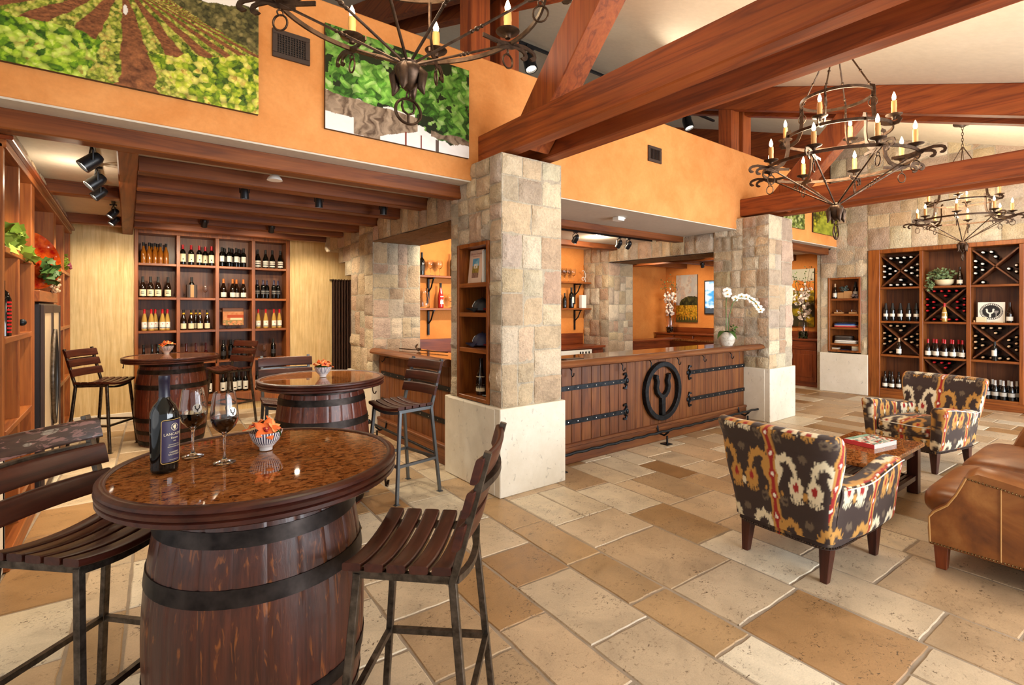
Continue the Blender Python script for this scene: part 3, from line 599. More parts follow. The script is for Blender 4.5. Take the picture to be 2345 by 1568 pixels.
# ---------------------------------------------------------------- right wine rack
RY = [(3.236, 2.666), (2.616, 2.054), (1.999, 1.442), (1.39, .84)]; RZ = [.165, .775, 1.375, 1.98, 2.59]
t = empty('wine_rack', (0, 0, 0), 0, 'big built-in oak wine rack with X bins in the sandstone wall', 'wine rack')
b = MB(); b.box(10.82, 11.2, 3.236, 3.417, .0, 2.66); b.box(10.82, 11.2, .78, .84, 0, 2.66); b.box(10.82, 11.2, .84, 3.236, 2.59, 2.66); b.build('frame', M['shelfZ'], t, bevel=.006)
b = MB(); b.box(10.84, 11.2, .84, 3.236, 0, .13); b.build('plinth', M['shelfY'], t, bevel=.004)
b = MB(); b.box(11.19, 11.22, .8, 3.3, .05, 2.62); b.build('back_panel', M['shelfback'], t)
for a, c in zip(RY, RY[1:]): b = MB(); b.box(10.835, 11.19, c[0], a[1], .13, 2.59); b.build('divider', M['shelfZ'], t, bevel=.004)
for z in RZ[:4]: b = MB(); b.box(10.845, 11.19, .84, 3.236, z-.035, z); b.build('shelf_board', M['shelfY'], t, bevel=.003)
XB = [(0, 3), (2, 3), (1, 2), (0, 1), (2, 1), (1, 0)]
for c, r in XB:
    y0, y1 = RY[c]; z0 = RZ[r]+.004; z1 = RZ[r+1]-.04
    for A, B in (((y0-.015, z0+.012), (y1+.015, z1-.012)), ((y0-.015, z1-.012), (y1+.015, z0+.012))):
        b = MB(); b.bar((11.03, A[0], A[1]), (11.03, B[0], B[1]), .27, .02, up=(0, .7, .7)); b.build('diagonal_board', M['shelfback'], t)
BN = {(0, 3): 'top left', (2, 3): 'top right', (1, 2): 'middle', (0, 1): 'lower left', (2, 1): 'lower right', (1, 0): 'bottom'}
def xbin(c, r, cap, cname, fill):
    y0, y1 = RY[c]; z0 = RZ[r]; W = y0-y1; H = RZ[r+1]-.035-z0; pit = .098; rad = .0375
    cand = {'left': [], 'right': [], 'upper': [], 'lower': []}
    d = math.hypot(W, H)
    def dist(s, z): # distances to the two diagonals
        return abs(H*s-W*z)/d, abs(H*s+W*z-W*H)/d
    for wname in cand:
        for i in range(-8, 16):
            for j in range(-8, 16):
                if wname in ('left', 'right'):
                    s = rad+.004+i*pit*.87; z = H/2+j*pit+(.5*pit if i % 2 else 0)
                    if wname == 'right': s = W-s
                else:
                    z = rad+.003+i*pit*.87; s = W/2+j*pit+(.5*pit if i % 2 == 0 else 0)
                    if wname == 'upper': z = H/2+.075+i*pit*.8
                if s < rad+.002 or s > W-rad-.002 or z < rad+.002 or z > H-rad-.002: continue
                d1, d2 = dist(s, z)
                if min(d1, d2) < rad+.013: continue
                a = H*s-W*z; bb = H*s+W*z-W*H
                wd = 'lower' if a > 0 and bb < 0 else 'upper' if a < 0 and bb > 0 else 'left' if a < 0 else 'right'
                if wd == wname: cand[wname].append((s, z))
    for wname, lst in cand.items():
        lst.sort(key=lambda p: p[1] if wname != 'x' else 0); lst = lst[:fill.get(wname, 99)]
        lst.sort(key=lambda p: (-round(p[1], 2), p[0]))
        for i, (s, z) in enumerate(lst):
            sd = 'near end' if wname == 'right' else wname
            lab = f'{cname} capped bottle lying in {wname} wedge of {BN[(c, r)]} bin, {ORD[i]} counted from top'
            put('lie_'+cap, (11.187, y0-s, z0+z), 0, lab, f'bottles lying in the {BN[(c, r)]} rack bin', tilt=(0, -PI/2, 0), sc=.96)
xbin(0, 3, 'capwhite', 'silver', dict(left=7, right=7, upper=6, lower=5))
xbin(2, 3, 'capwhite', 'silver', dict(left=6, right=3, upper=3, lower=1))
xbin(1, 2, 'capred', 'red', dict(left=9, right=9, upper=5, lower=6))
xbin(0, 1, 'captan', 'tan', dict(left=6, right=7, upper=4, lower=1))
xbin(2, 1, 'captan', 'tan', dict(left=7, right=7, upper=4, lower=5))
xbin(1, 0, 'capred', 'red', dict(left=0, right=0, upper=4, lower=0))
CELL = ['left', 'middle', 'right']; RR = ['bottom', 'third', 'second', 'top']
def rackrow(c, r, k, us, desc, xs=None, sc=1.0):
    y0, y1 = RY[c]; n = len(us); order = sorted(range(n), key=lambda i: us[i]); rank = {i: q for q, i in enumerate(order)}
    for i, u in enumerate(us):
        lab = (f'{desc}, {ORD[rank[i]]} from left, {RR[r]} row of {CELL[c]} rack column' if n > 1 else f'{desc} standing before the {RR[r]} row, {CELL[c]} rack column')
        put(k, (xs[i] if xs else 10.92, y0-.045-(y0-y1-.09)*u, RZ[r]+.001), -PI/2+RN.uniform(-.15, .15), lab, 'bottles standing in the rack' if n > 1 else None, sc=sc)
rackrow(0, 2, 'standing_white', [.04, .25, .49, .74, .97], 'dark white-label bottle', sc=1.05)
rackrow(1, 1, 'burg_redcap', [.02, .13, .26, .4, .5, .62, .72, .83, .97], 'red capped bottle', [10.9, 11.0, 10.9, 11.0, 10.9, 11.0, 10.9, 11.0, 10.9])
rackrow(0, 0, 'burg_dark', [.03, .12, .25, .42], 'dark slim-necked bottle', [10.9, 10.98, 10.9, 10.96])
rackrow(2, 0, 'silver', [.0, .1, .2, .3, .4, .5, .6, .7, .8, .9, 1.0], 'silver capped bottle', [10.99, 10.9]*5+[10.99])
rackrow(1, 2, 'white_wine', [.5], 'pale bottle with red capsule', [10.866])
rackrow(0, 1, 'burg_tan', [.48], 'tan capped bottle', [10.866])
rackrow(2, 1, 'white_square', [.5], 'dark white-label bottle', [10.866])
put('burg_dark', (10.93, 2.15, 1.981), -PI/2, 'dark bottle beside the ivy bowl on the top rack row')
put('burg_dark', (10.95, 1.56, 1.376), -PI/2, 'dark bottle to the right of the round emblem board', sc=1.05)
# emblem board, small box
def pic_emblem(s, t):
    x = (s-.5)/.43; y = (t-.54)/.4; r = np.hypot(x, y); a = np.arctan2(y, x)
    wht = np.array(lin('eee9dc')); blk = np.array(lin('2a2828')); c = np.tile(wht, (len(s), 1))
    c = np.where((r < 1)[:, None], blk, c); ray = (r < .95) & (r > .78) & (np.sin(a*34) > -.1); c = np.where(ray[:, None], wht, c)
    hx = x+.1; q = np.hypot(hx, y-.05); horse = (abs(q-.27) < .075) & (y < .16); c = np.where(horse[:, None], wht, c)
    tip = (np.hypot(abs(hx)-.29, y-.24) < .095); c = np.where(tip[:, None], wht, c)
    stem = (abs(hx) < .085) & (y < -.25) & (y > -.7); c = np.where(stem[:, None], wht, c)
    gl = (np.hypot((x-.42)/.2, (y-.02)/.26) < 1) & (y < .1); c = np.where(gl[:, None], np.array(lin('8d8a86')), c)
    c = np.where(((abs(x-.42) < .02) & (y < -.2) & (y > -.75))[:, None], np.array(lin('d9d5cc')), c); return c
b = MB(); b.box(10.99, 11.01, 1.62, 1.94, 1.376, 1.70); o = b.build('emblem_board', M['labwhite']); tag(o, 'white board with round black horseshoe and glass emblem in the rack', 'sign')
gridpic('print', (10.988, 1.94, 1.376), (0, -1, 0), (0, 0, 1), .32, .324, 110, 110, pic_emblem, o)
b = MB(); b.box(10.92, 10.975, 1.83, 1.95, 1.376, 1.46); o = b.build('gift_box', M['labcream'], bevel=.003); tag(o, 'small cream gift box in front of the round emblem board', 'box')
b = MB(); b.box(10.93, 10.975, 1.63, 1.75, 1.376, 1.392); o = b.build('card_box', M['labcream'], bevel=.002); tag(o, 'flat cream card lying under the round emblem board', 'card')
b = MB(); b.lathe([(0, 0), (.012, 0), (.012, .03), (0, .03)], 10); o = b.build('cork', M['kraft'], loc=(10.92, 1.972, 1.376)); tag(o, 'small stacked corks left of the cream gift box', 'cork')
# ---------------------------------------------------------------- left display cabinet and fridge
PY = [(4.29, 4.35), (4.84, 4.9), (5.43, 5.6), (6.93, 7.13), (7.9, 8.02), (8.72, 8.8)]
t = empty('display_cabinet', (0, 0, 0), 0, 'cedar built-in display cabinet along the left wall of the alcove', 'cabinet')
for a, c in PY: b = MB(); b.box(-.95, -.6, a, c, .1, 2.6); b.build('upright', M['cedarZ'], t, bevel=.004)
b = MB(); b.box(-.97, -.585, 4.29, 8.8, 2.575, 2.625); b.build('crown_board', M['cedarY'], t, bevel=.004)
b = MB(); b.box(-.97, -.555, 4.29, 8.82, 2.625, 2.655); b.build('crown_lip', M['cherryY'], t, bevel=.004)
b = MB(); b.box(-1.0, -.965, 4.3, 8.8, .05, 2.62); b.build('back_panel', M['cedarZ'], t)
for a, c in ((4.29, 5.58), (7.0, 8.86)): b = MB(); b.box(-.97, -.57, a, c, 0, .12); b.build('plinth', M['cedarY'], t, bevel=.004)
for y0, y1, zs in ((4.35, 5.43, (1.985, 1.42, .845, .3)), (7.13, 8.72, (2.05, 1.39, .755, .2))):
    for z in zs: b = MB(); b.box(-.95, -.595, y0, y1, z-.04, z); b.build('shelf_board', M['cedarY'], t, bevel=.004)
b = MB(); b.box(-.95, -.57, 5.6, 6.93, 1.655, 1.75); b.build('ledge_board', M['cedarY'], t, bevel=.005)
t = empty('wine_fridge', (0, 0, 0), 0, 'tall two-door beverage fridge in dark frame between the cedar shelves', 'fridge')
b = MB(); b.box(-.95, -.57, 5.62, 6.91, .02, 1.64); b.build('body', M['blackpaint'], t, bevel=.006)
fr = NT('fridge_pane'); fr.set(col=lin4('d6bd9c'), rough=.25, metal=.1); M['fridge'] = fr.mat  # pale base colour stands for the wallpaper reflected in the panes
for y0, y1 in ((5.63, 6.27), (6.275, 6.9)):
    b = MB()
    for q in ((y0, y0+.05, .04, 1.63), (y1-.05, y1, .04, 1.63), (y0+.05, y1-.05, .04, .1), (y0+.05, y1-.05, 1.56, 1.63)): b.box(-.57, -.545, *q)
    d = b.build('door', M['brown'], t, bevel=.003)
    b = MB(); b.box(-.565, -.555, y0+.05, y1-.05, .1, 1.56); b.build('door_pane', M['fridge'], d)
    s = 1 if y0 < 6 else -1; yc = 6.27-.012 if s > 0 else 6.275+.012
    b = MB(); b.tube([(-.535+(-.0), yc-s*.16*(1-(2*k/20-1)**2), .55+.85*k/20) for k in range(21)], .017, 8); b.build('handle', M['steel' if s > 0 else 'blackpaint'], d, smooth=60)  # grey steel on the first handle paints in its reflection
# contents of the left cabinet
LP = {}
def leaf(mb, c, sz, rx, ry, rz, lobes=True):
    Mx = Matrix.Rotation(rz, 3, 'Z') @ Matrix.Rotation(ry, 3, 'Y') @ Matrix.Rotation(rx, 3, 'X')
    n = 10; pts = []
    for i in range(n):
        a = 2*PI*i/n; r = sz*(.75+.25*math.cos(a)+(.16*math.cos(5*a) if lobes else 0)); pts.append(Mx @ Vector((r*math.cos(a), r*math.sin(a)*.85, .12*r*math.cos(2*a))))
    mb.add([tuple(Vector(c)+p) for p in pts]+[c], [(i, (i+1) % n, n) for i in range(n)])
def foliage(n, c, r, sz, seed, lobes=True):
    q = random.Random(seed); mb = MB()
    for _ in range(n):
        while True:
            p = [q.uniform(-1, 1) for _ in range(3)]
            if sum(x*x for x in p) < 1: break
        leaf(mb, tuple(c[i]+p[i]*r[i] for i in range(3)), sz*q.uniform(.7, 1.25), q.uniform(-1, 1), q.uniform(-1, 1), q.uniform(0, 6.28), lobes)
    return mb
o = foliage(30, (-.6, 4.6, 2.075), (.035, .22, .075), .06, 1).build('grape_leaf_sprig', M['lime_leaf'], smooth=30); tag(o, 'pale green grape leaf sprig on the top left cedar shelf', 'foliage')
b = MB(); b.tube([(-.68, 4.4, 2.0), (-.66, 4.6, 2.06), (-.64, 4.85, 2.03), (-.62, 5.05, 2.0)], .006, 6); b.build('stem', M['branch'], o)
o = foliage(12, (-.57, 5.1, 1.99), (.025, .12, .05), .055, 4).build('grape_leaf_sprig', M['lime_leaf'], smooth=30); tag(o, 'few lime leaves hanging over the shelf below the left bottle', 'foliage')
put('white_square', (-.78, 5.1, 1.987), PI/2, 'dark bottle with white label behind leaves in the upper cedar cabinet', sc=1.12)
b = MB(); Mx = Matrix.Rotation(1.42, 3, 'Y')
b.lathe([(0, .0), (.12, .004), (.25, .02), (.37, .05), (.37, .058), (.25, .03), (0, .012)], 40); b.xform(lambda x, y, z: Matrix.Rotation(-.75, 3, 'Z') @ (Mx @ Vector((x*.72, y*.72, z))))
o = b.build('art_glass_plate', M['artglass'], smooth=60, loc=(-.73, 6.3, 2.03)); tag(o, 'large red and amber glass plate leaning above the fridge', 'plate')
o = foliage(60, (-.57, 6.2, 1.93), (.05, .3, .12), .06, 2).build('ivy_plant', M['green'], smooth=30); tag(o, 'leafy ivy arrangement in front of the red glass plate', 'plant')
b = MB(); q = random.Random(3)
for _ in range(40): b.ball((-.55+q.uniform(-.03, .02), 6.52+q.uniform(-.12, .12), 1.80+q.uniform(-.04, .08)), .016, 6, 4)
b.build('grape_cluster', M['grapew'], o, smooth=60)
o = foliage(22, (-.6, 8.1, 2.16), (.03, .16, .09), .045, 9).build('dried_flower_sprig', M['lime_leaf'], smooth=30); tag(o, 'small leafy sprig with dark grapes on the farther upper cedar shelf', 'foliage')
b = MB()
for _ in range(26): b.ball((-.58+q.uniform(-.03, .02), 8.2+q.uniform(-.1, .1), 2.1+q.uniform(-.03, .1)), .018, 6, 4)
b.build('grape_cluster', M['grape'], o, smooth=60)
b = MB(); b.lathe([(0, 0), (.045, 0), (.045, .24), (.03, .285), (.016, .3), (.016, .36), (0, .36)], 14); o = b.build('wine_bottle', M['bdark'], smooth=50, loc=(-.65, 4.62, 1.421)); tag(o, 'dark bottle with bright red lettering on the middle left cedar shelf', 'bottle')
b = MB()
for i in range(9): b.grid(lambda u, v, i=i: (.0462*math.cos(-.9+1.2*u), .0462*math.sin(-.9+1.2*u), .02+.024*i+.012*v), 5, 1)
b.build('red_lettering', M['capred'], o)
b = MB(); b.tube([(-.72, 4.93, 1.5), (-.62, 4.98, 1.5)], .012, 8); b.ball((-.6, 4.99, 1.5), .025, 8, 6); o = b.build('bottle_peg', M['black'], smooth=60); tag(o, 'short dark metal peg with round knob on the cedar upright', 'peg')
put('darklab', (-.7, 5.08, .846), PI/2, 'dark bottle with silver bands in the lower left cedar shelf', sc=1.25)
put('darklab', (-.68, 8.12, 1.391), PI/2, 'dark silver-lined bottle on the cedar shelf right of the fridge', sc=1.2)
put('big_white', (-.68, 8.12, .201), PI/2, 'large white-label bottle low on the cedar shelf right of fridge', sc=1.2)
# ---------------------------------------------------------------- shelf niche in the near column
def niche(x, y0, y1, z0, z1, dep, shelves, label, fw=.035, proud=.02):
    t = empty('display_niche', (0, 0, 0), 0, label, 'shelf niche')
    b = MB(); b.box(x-proud, x+dep, y0, y0+fw, z0, z1); b.box(x-proud, x+dep, y1-fw, y1, z0, z1); b.box(x-proud, x+dep, y0+fw, y1-fw, z1-fw, z1); b.box(x-proud, x+dep, y0+fw, y1-fw, z0, z0+fw); b.build('frame', M['shelfZ'], t, bevel=.004)
    b = MB(); b.box(x+dep, x+dep+.02, y0, y1, z0, z1); b.build('back_panel', M['shelfZ'], t)
    for z in shelves: b = MB(); b.box(x-proud+.006, x+dep, y0+fw, y1-fw, z-.04, z); b.build('shelf_board', M['shelfY'], t, bevel=.003)
    return t
niche(2.53, 3.645, 4.172, .757, 2.2, .33, (1.834, 1.562, 1.234), 'narrow cherry display niche set into the nearest stone column')
def pic_book(s, t):
    c = np.tile(np.array(lin('e3c3aa')), (len(s), 1)); m = (s > .25) & (s < .75) & (t > .16) & (t < .74); ss_ = (s-.25)/.5; tt = (t-.16)/.58
    sky = mixc(lin('1f7fb0'), lin('9fd0dc'), fbm(ss_*5, tt*5, 4)*1.2-.1); land = mixc(lin('5a5a1c'), lin('c9a24a'), fbm(ss_*8, tt*8, 5)); low = mixc(lin('5a2b22'), lin('b08a72'), fbm(ss_*12, tt*12, 6))
    im = np.where((tt > .62)[:, None], sky, np.where((tt > .25)[:, None], land, low)); hs = (abs(ss_-.5) < .3) & (tt > .5) & (tt < .72) & (fbm(ss_*9, tt*9, 2) > .4); im = np.where(hs[:, None], np.array(lin('e6dcc4')), im)
    return np.where(m[:, None], im, c)
Rz = Matrix.Rotation(-.12, 3, 'Y')
b = MB(); b.box(0, .025, -.115, .115, 0, .312); o = b.build('book', M['paper'], loc=(2.6, 4.0, 1.84)); o.rotation_euler = (0, .1, 0); tag(o, 'pale pink picture book standing upright in the near column niche', 'book')
gridpic('cover', (-.002, .115, 0), (0, -1, 0), (0, 0, 1), .23, .312, 60, 80, pic_book, o)
b = MB(); tx = lambda x, y: (-.0035, -x, y)
text_into(b, 'Life in a Vineyard', .03, lambda x, y: (-.0035, -x, y+.268)); text_into(b, 'Stories of Harvest', .016, lambda x, y: (-.0035, -x, y+.248)); b.build('title', plain('title_red', 'c07a62', .6), o)
b = MB(); b.box(0, .2, -.012, .012, 0, .3); o = b.build('book', M['white']); o.location = (2.60, 3.86, 1.835); tag(o, 'white hardback seen edge-on right of the pink book', 'book')
b = MB(); b.box(0, .2, -.01, .01, 0, .295); o = b.build('book', M['labsilver']); o.location = (2.60, 3.83, 1.835); tag(o, 'grey hardback at the niche edge right of the white hardback', 'book')
def cap(loc, rz, mat, label, logo=True):
    t = empty('baseball_cap', loc, rz, label, 'cap')
    b = MB(); b.grid(lambda u, v: (.095*math.cos(2*PI*u)*math.cos(v*PI/2), .082*math.sin(2*PI*u)*math.cos(v*PI/2), .01+.115*math.sin(v*PI/2)**.85), 20, 8, cu=True); b.build('crown', M[mat], t, smooth=60)
    b = MB(); b.grid(lambda u, v: ((.088+.075*v)*math.cos((u-.5)*2.2)*(1 if v < .1 else 1), (.08+.02*v)*math.sin((u-.5)*2.2), .012-.02*v*0+.004-.03*((u-.5)*2)**2*v), 12, 4)
    b.grid(lambda u, v: ((.088+.075*v)*math.cos((u-.5)*2.2), (.08+.02*v)*math.sin((u-.5)*2.2), .008+.0-.03*((u-.5)*2)**2*v), 12, 4); b.xform(lambda x, y, z: (x, y, z+.016)); b.build('brim', M[mat], t, smooth=60)
    b = MB(); b.ball((0, 0, .127), .008, 6, 4); b.build('button', M[mat], t)
    if logo:
        b = MB()
        def on(u, v):   # point on the crown front
            a = u/.09; e = .95-v/.1; r = math.cos(e*0)  ; zz = .035+v
            k = math.sqrt(max(0, 1-((zz-.01)/.118)**2.2)); return (.097*math.cos(a)*k+.002, .084*math.sin(a)*k, zz)
        b.tube([on(.028*math.cos(x), .048+.022*math.sin(x)) for x in np.linspace(PI*.8, PI*2.2, 9)], .0032, 5); b.tube([on(0, .026), on(0, .006)], .0034, 5)
        b.build('logo', M['white'], t)
    return t
cap((2.68, 3.985, 1.572), 2.55, 'blackcloth', 'black baseball cap with white emblem on the upper cap shelf')
cap((2.74, 3.785, 1.572), 2.9, 'coral', 'orange-red cap half hidden behind the niche edge', False)
cap((2.68, 3.985, 1.244), 2.4, 'navy', 'navy baseball cap with white emblem on the lower cap shelf')
cap((2.74, 3.785, 1.244), 2.9, 'redcloth', 'dark red cap beside the navy cap', False)
put('art_label', (2.64, 3.95, .793), -PI/2+.5, 'tall brown bottle with patterned cream label in the column niche', sc=1.12)
b = MB(); b.tube([(2.60, 3.86, .80), (2.62, 3.73, .80)], .008, 6); o = b.build('pen', M['blackpaint'], smooth=60); tag(o, 'black pen lying beside the bottle in the column niche', 'pen')
# ---------------------------------------------------------------- shirt niche in the far wall
niche(10.85, 3.54, 4.089, .768, 2.188, .3, (1.79, 1.50, 1.24, .93), 'cherry niche with folded shirts set into the far stone wall')
Y = lambda v: 3.58+v*.47    # v from right to left
put('burg_tan', (10.93, 4.0, 1.791), -PI/2, 'white-label bottle at left end of the shirt niche', sc=.95)
put('standing_white', (10.98, 3.67, 1.791), -PI/2, 'dark bottle behind the dried hydrangeas in the shirt niche', sc=1.05)
b = MB(); b.box(10.9, 10.98, 3.72, 3.95, 1.791, 1.905); b.box(10.895, 10.9, 3.70, 3.84, 1.791, 1.93); o = b.build('kraft_card_box', M['kraft'], bevel=.002); tag(o, 'torn kraft paper box holding dried flowers in the shirt niche', 'box')
o = foliage(40, (10.95, 3.84, 1.97), (.05, .1, .06), .03, 12, False).build('dried_hydrangea', plain('dusty_blue_green', '5f6a63', .8), smooth=30); tag(o, 'bunch of dusty blue dried hydrangea above the kraft box', 'flowers')
o = foliage(30, (10.86, 3.64, 1.82), (.03, .06, .06), .028, 13, False).build('dried_hydrangea', plain('dusty_mauve', '7d6a64', .8), smooth=30); tag(o, 'mauve dried flowers spilling over the niche shelf edge', 'flowers')
for y, l in ((3.93, 'wooden opener block with steel lever, left of the pair'), (3.68, 'wooden opener block with steel lever, right of the pair')):
    b = MB(); b.box(10.88, 10.98, y-.07, y+.07, 1.501, 1.53); o = b.build('opener_stand', M['kraft'], bevel=.003); tag(o, l, 'opener')
    b = MB(); b.tube([(10.9, y+.02, 1.53), (10.9, y+.03, 1.575), (10.9, y-.02, 1.57), (10.9, y-.06, 1.54)], .006, 6); b.build('lever', M['chrome'], o, smooth=60)
def folded(loc, w, d, h, mat, label):
    b = MB()
    b.grid(lambda u, v: (loc[0]+d*(.5*abs(math.cos(2*PI*u))**.4*math.copysign(1, math.cos(2*PI*u)))*(.9+.1*math.sin(PI*v)), loc[1]+w*.5*abs(math.sin(2*PI*u))**.4*math.copysign(1, math.sin(2*PI*u))*(.94+.06*math.sin(PI*v)), loc[2]+h*v), 24, 4, cu=True)
    n = 24; b.f += [tuple(range(n-1, -1, -1)), tuple(range(4*n, 5*n))]; b.mi += [0, 0]
    o = b.build('folded_shirt', M[mat], smooth=60); return tag(o, label, 'shirt', 'folded shirts')
folded((10.99, 3.82, 1.241), .4, .24, .022, 'coral', 'coral folded shirt at the bottom of the colourful pile')
folded((10.99, 3.82, 1.264), .4, .24, .016, 'white', 'white folded shirt between the coral and blue shirts')
folded((10.99, 3.83, 1.281), .38, .23, .026, 'bluecloth', 'blue folded shirt in the colourful niche pile')
folded((10.99, 3.80, 1.308), .36, .2, .03, 'blackcloth', 'black folded cloth on top of the colourful pile')
folded((10.99, 3.82, .931), .4, .24, .03, 'creamcloth', 'lower cream folded shirt beneath the dark shirts')
folded((10.99, 3.81, .962), .4, .24, .03, 'white', 'upper cream folded shirt beneath the dark shirts')
folded((10.99, 3.86, .993), .3, .22, .03, 'greycloth', 'lower charcoal folded shirt in the niche')
folded((10.99, 3.86, 1.024), .3, .21, .05, 'greycloth', 'puffy charcoal folded shirt topmost of its pile')
for y0, y1, z0, z1, mt, l in ((3.93, 4.04, .804, .822, 'kraft', 'thin tan boxed book at left of the lowest niche shelf'), (3.93, 4.04, .823, .842, 'paper', 'thin cream boxed book topmost at left of lowest niche shelf'), (3.585, 3.70, .804, .845, 'labsilver', 'small grey card deck at right of the lowest niche shelf'), (3.59, 3.70, .846, .885, 'labcream', 'small cream card deck on the grey deck in lowest shelf'), (3.75, 3.88, .804, .816, 'navy', 'flat dark blue booklet in the middle of the lowest niche shelf')):
    b = MB(); b.box(10.88, 10.99, y0, y1, z0, z1); tag(b.build('boxed_cards', M[mt], bevel=.002), l, 'box')
# ---------------------------------------------------------------- bar
t = empty('tasting_bar', (0, 0, 0), 0, 'plank bar front with black strap hinges and round horseshoe emblem', 'bar')
b = MB(); x = 3.24; q = random.Random(8)
while x < 7.13:
    wd = .145; b.box(x+.003, min(x+wd-.003, 7.13), 3.8, 3.83, .2, 1.03); x += wd
b.build('plank_panel', M['plankZ'], t, bevel=.003)
b = MB(); b.box(3.235, 7.14, 3.83, 3.86, .05, 1.03); b.build('backing', M['cherryX'], t)
b = MB(); b.box(3.235, 7.14, 3.765, 3.83, 0, .2); b.box(3.235, 7.14, 3.755, 3.83, .17, .205); b.build('plinth', M['plankX'], t, bevel=.008)
def strap(parent, p0, p1, axis, tip):
    """flat iron strap with studs and a flared end"""
    b = MB(); n = 9
    if axis == 'X':
        y, z = 3.79, p0[2]; b.box(min(p0[0], p1[0]), max(p0[0], p1[0]), y-.008, y+.012, z-.024, z+.024)
        s = 1 if p1[0] > p0[0] else -1; e = p1[0]
        for k in (-1, 1):
            b.tube([(e-s*.02, y, z), (e+s*.03, y, z+k*.05), (e+s*.015, y, z+k*.085), (e-s*.025, y, z+k*.075)], .014, 6)
        b.ball((e+s*.045, y, z), (.02, .012, .03), 8, 5)
    else:
        xx = 2.605; b.box(xx-.008, xx+.012, p0[1], p1[1], p0[2]-.024, p0[2]+.024)
    o = b.build('strap_hinge', M['black'], parent, smooth=40)
    b = MB()
    for i in range(n):
        f = (i+.5)/n
        if axis == 'X': b.ball((p0[0]+(p1[0]-p0[0])*f, 3.78, p0[2]), (.008, .006, .008), 6, 4)
        else: b.ball((2.596, p0[1]+(p1[1]-p0[1])*f, p0[2]), (.006, .008, .008), 6, 4)
    b.build('stud', M['chrome'], o)
for z in (.775, .425): strap(t, (3.26, 0, z), (4.50, 0, z), 'X', 1)
for z in (.775, .43): strap(t, (7.12, 0, z), (5.77, 0, z), 'X', -1)
b = MB(); C0 = (5.17, 3.775, .6)
b.tube([(C0[0]+.325*math.cos(a), C0[1], C0[2]+.325*math.sin(a)) for a in np.linspace(0, 2*PI, 49)[:-1]], .03, 4, closed=True, flat=(.03, .03), up=(0, 1, 0))
em = b.build('emblem', M['black'], t, smooth=40, bevel=.004)
b = MB(); pts = [(-.115, .2), (-.125, .17), (-.10, .12), (-.118, .05), (-.10, -.01), (-.05, -.055), (0, -.07), (.05, -.055), (.10, -.01), (.118, .05), (.10, .12), (.125, .17), (.115, .2)]
b.tube([(C0[0]+x, C0[1], C0[2]+z) for x, z in pts], .026, 4, flat=(.026, .026), up=(0, 1, 0)); b.bar((C0[0], C0[1], C0[2]-.05), (C0[0], C0[1], C0[2]-.29), .07, .05, up=(0, 1, 0)); b.build('horseshoe', M['black'], em, smooth=40, bevel=.004)
for x in (3.62, 4.41, 4.92, 5.46, 6.02, 6.7):
    b = MB(); b.tube([(x, 3.8, .985), (x, 3.77, .985), (x, 3.745, .955), (x, 3.75, .925), (x, 3.735, .9), (x, 3.715, .915), (x, 3.712, .94)], .006, 6); b.build('bag_hook', M['black'], t, smooth=60)
b = MB(); b.tube([(3.3+.04*i, 3.6+.004*math.sin(i*1.1), .17+.004*math.cos(i*1.1)) for i in range(96)]+[(7.2, 3.6, .17)], .015, 8); b.ball((7.22, 3.6, .17), .032, 10, 7); fr_ = b.build('foot_rail', M['black'], t, smooth=60)
for x in (3.36, 5.05, 6.9):
    b = MB(); b.tube([(x, 3.76, .2), (x, 3.74, .11), (x, 3.66, .1), (x, 3.6, .15)], .012, 6); b.tube([(x, 3.62, .1), (x, 3.62, .01)], .012, 6); b.box(x-.05, x+.05, 3.58, 3.68, .0, .01); b.build('rail_bracket', M['black'], fr_, smooth=40)
t = empty('tasting_bar', (0, 0, 0), 0, 'plank bar side with two iron straps behind the nearest slatted stool', 'bar')
b = MB(); y = 4.36
while y < 6.25: b.box(2.61, 2.64, y+.003, y+.142, .2, 1.03); y += .145
b.build('plank_panel', M['plankZ'], t, bevel=.003)
b = MB(); b.box(2.64, 2.67, 4.36, 6.255, .05, 1.03); b.build('backing', M['cherryY'], t)
b = MB(); b.box(2.57, 2.64, 4.365, 6.255, 0, .2); b.box(2.56, 2.64, 4.365, 6.255, .17, .205); b.build('plinth', M['plankY'], t, bevel=.008)
for z in (.775, .43): strap(t, (0, 4.4, z), (0, 6.2, z), 'Y', 1)
b = MB(); b.tube([(2.42, 4.45+.04*i, .17) for i in range(43)], .015, 8); b.ball((2.42, 6.17, .17), .032, 10, 7); fr_ = b.build('foot_rail', M['black'], t, smooth=60)
b = MB(); b.tube([(2.57, 5.95, .2), (2.55, 5.95, .11), (2.47, 5.95, .1), (2.42, 5.95, .15)], .012, 6); b.tube([(2.44, 5.95, .1), (2.44, 5.95, .01)], .012, 6); b.box(2.4, 2.5, 5.9, 6.0, .0, .01); b.build('rail_bracket', M['black'], fr_, smooth=40)
b = MB(); b.tube([(2.61, 6.0, .985), (2.57, 6.0, .985), (2.55, 6.0, .95), (2.53, 6.0, .93), (2.52, 6.0, .95)], .006, 6); b.build('bag_hook', M['black'], t, smooth=60)
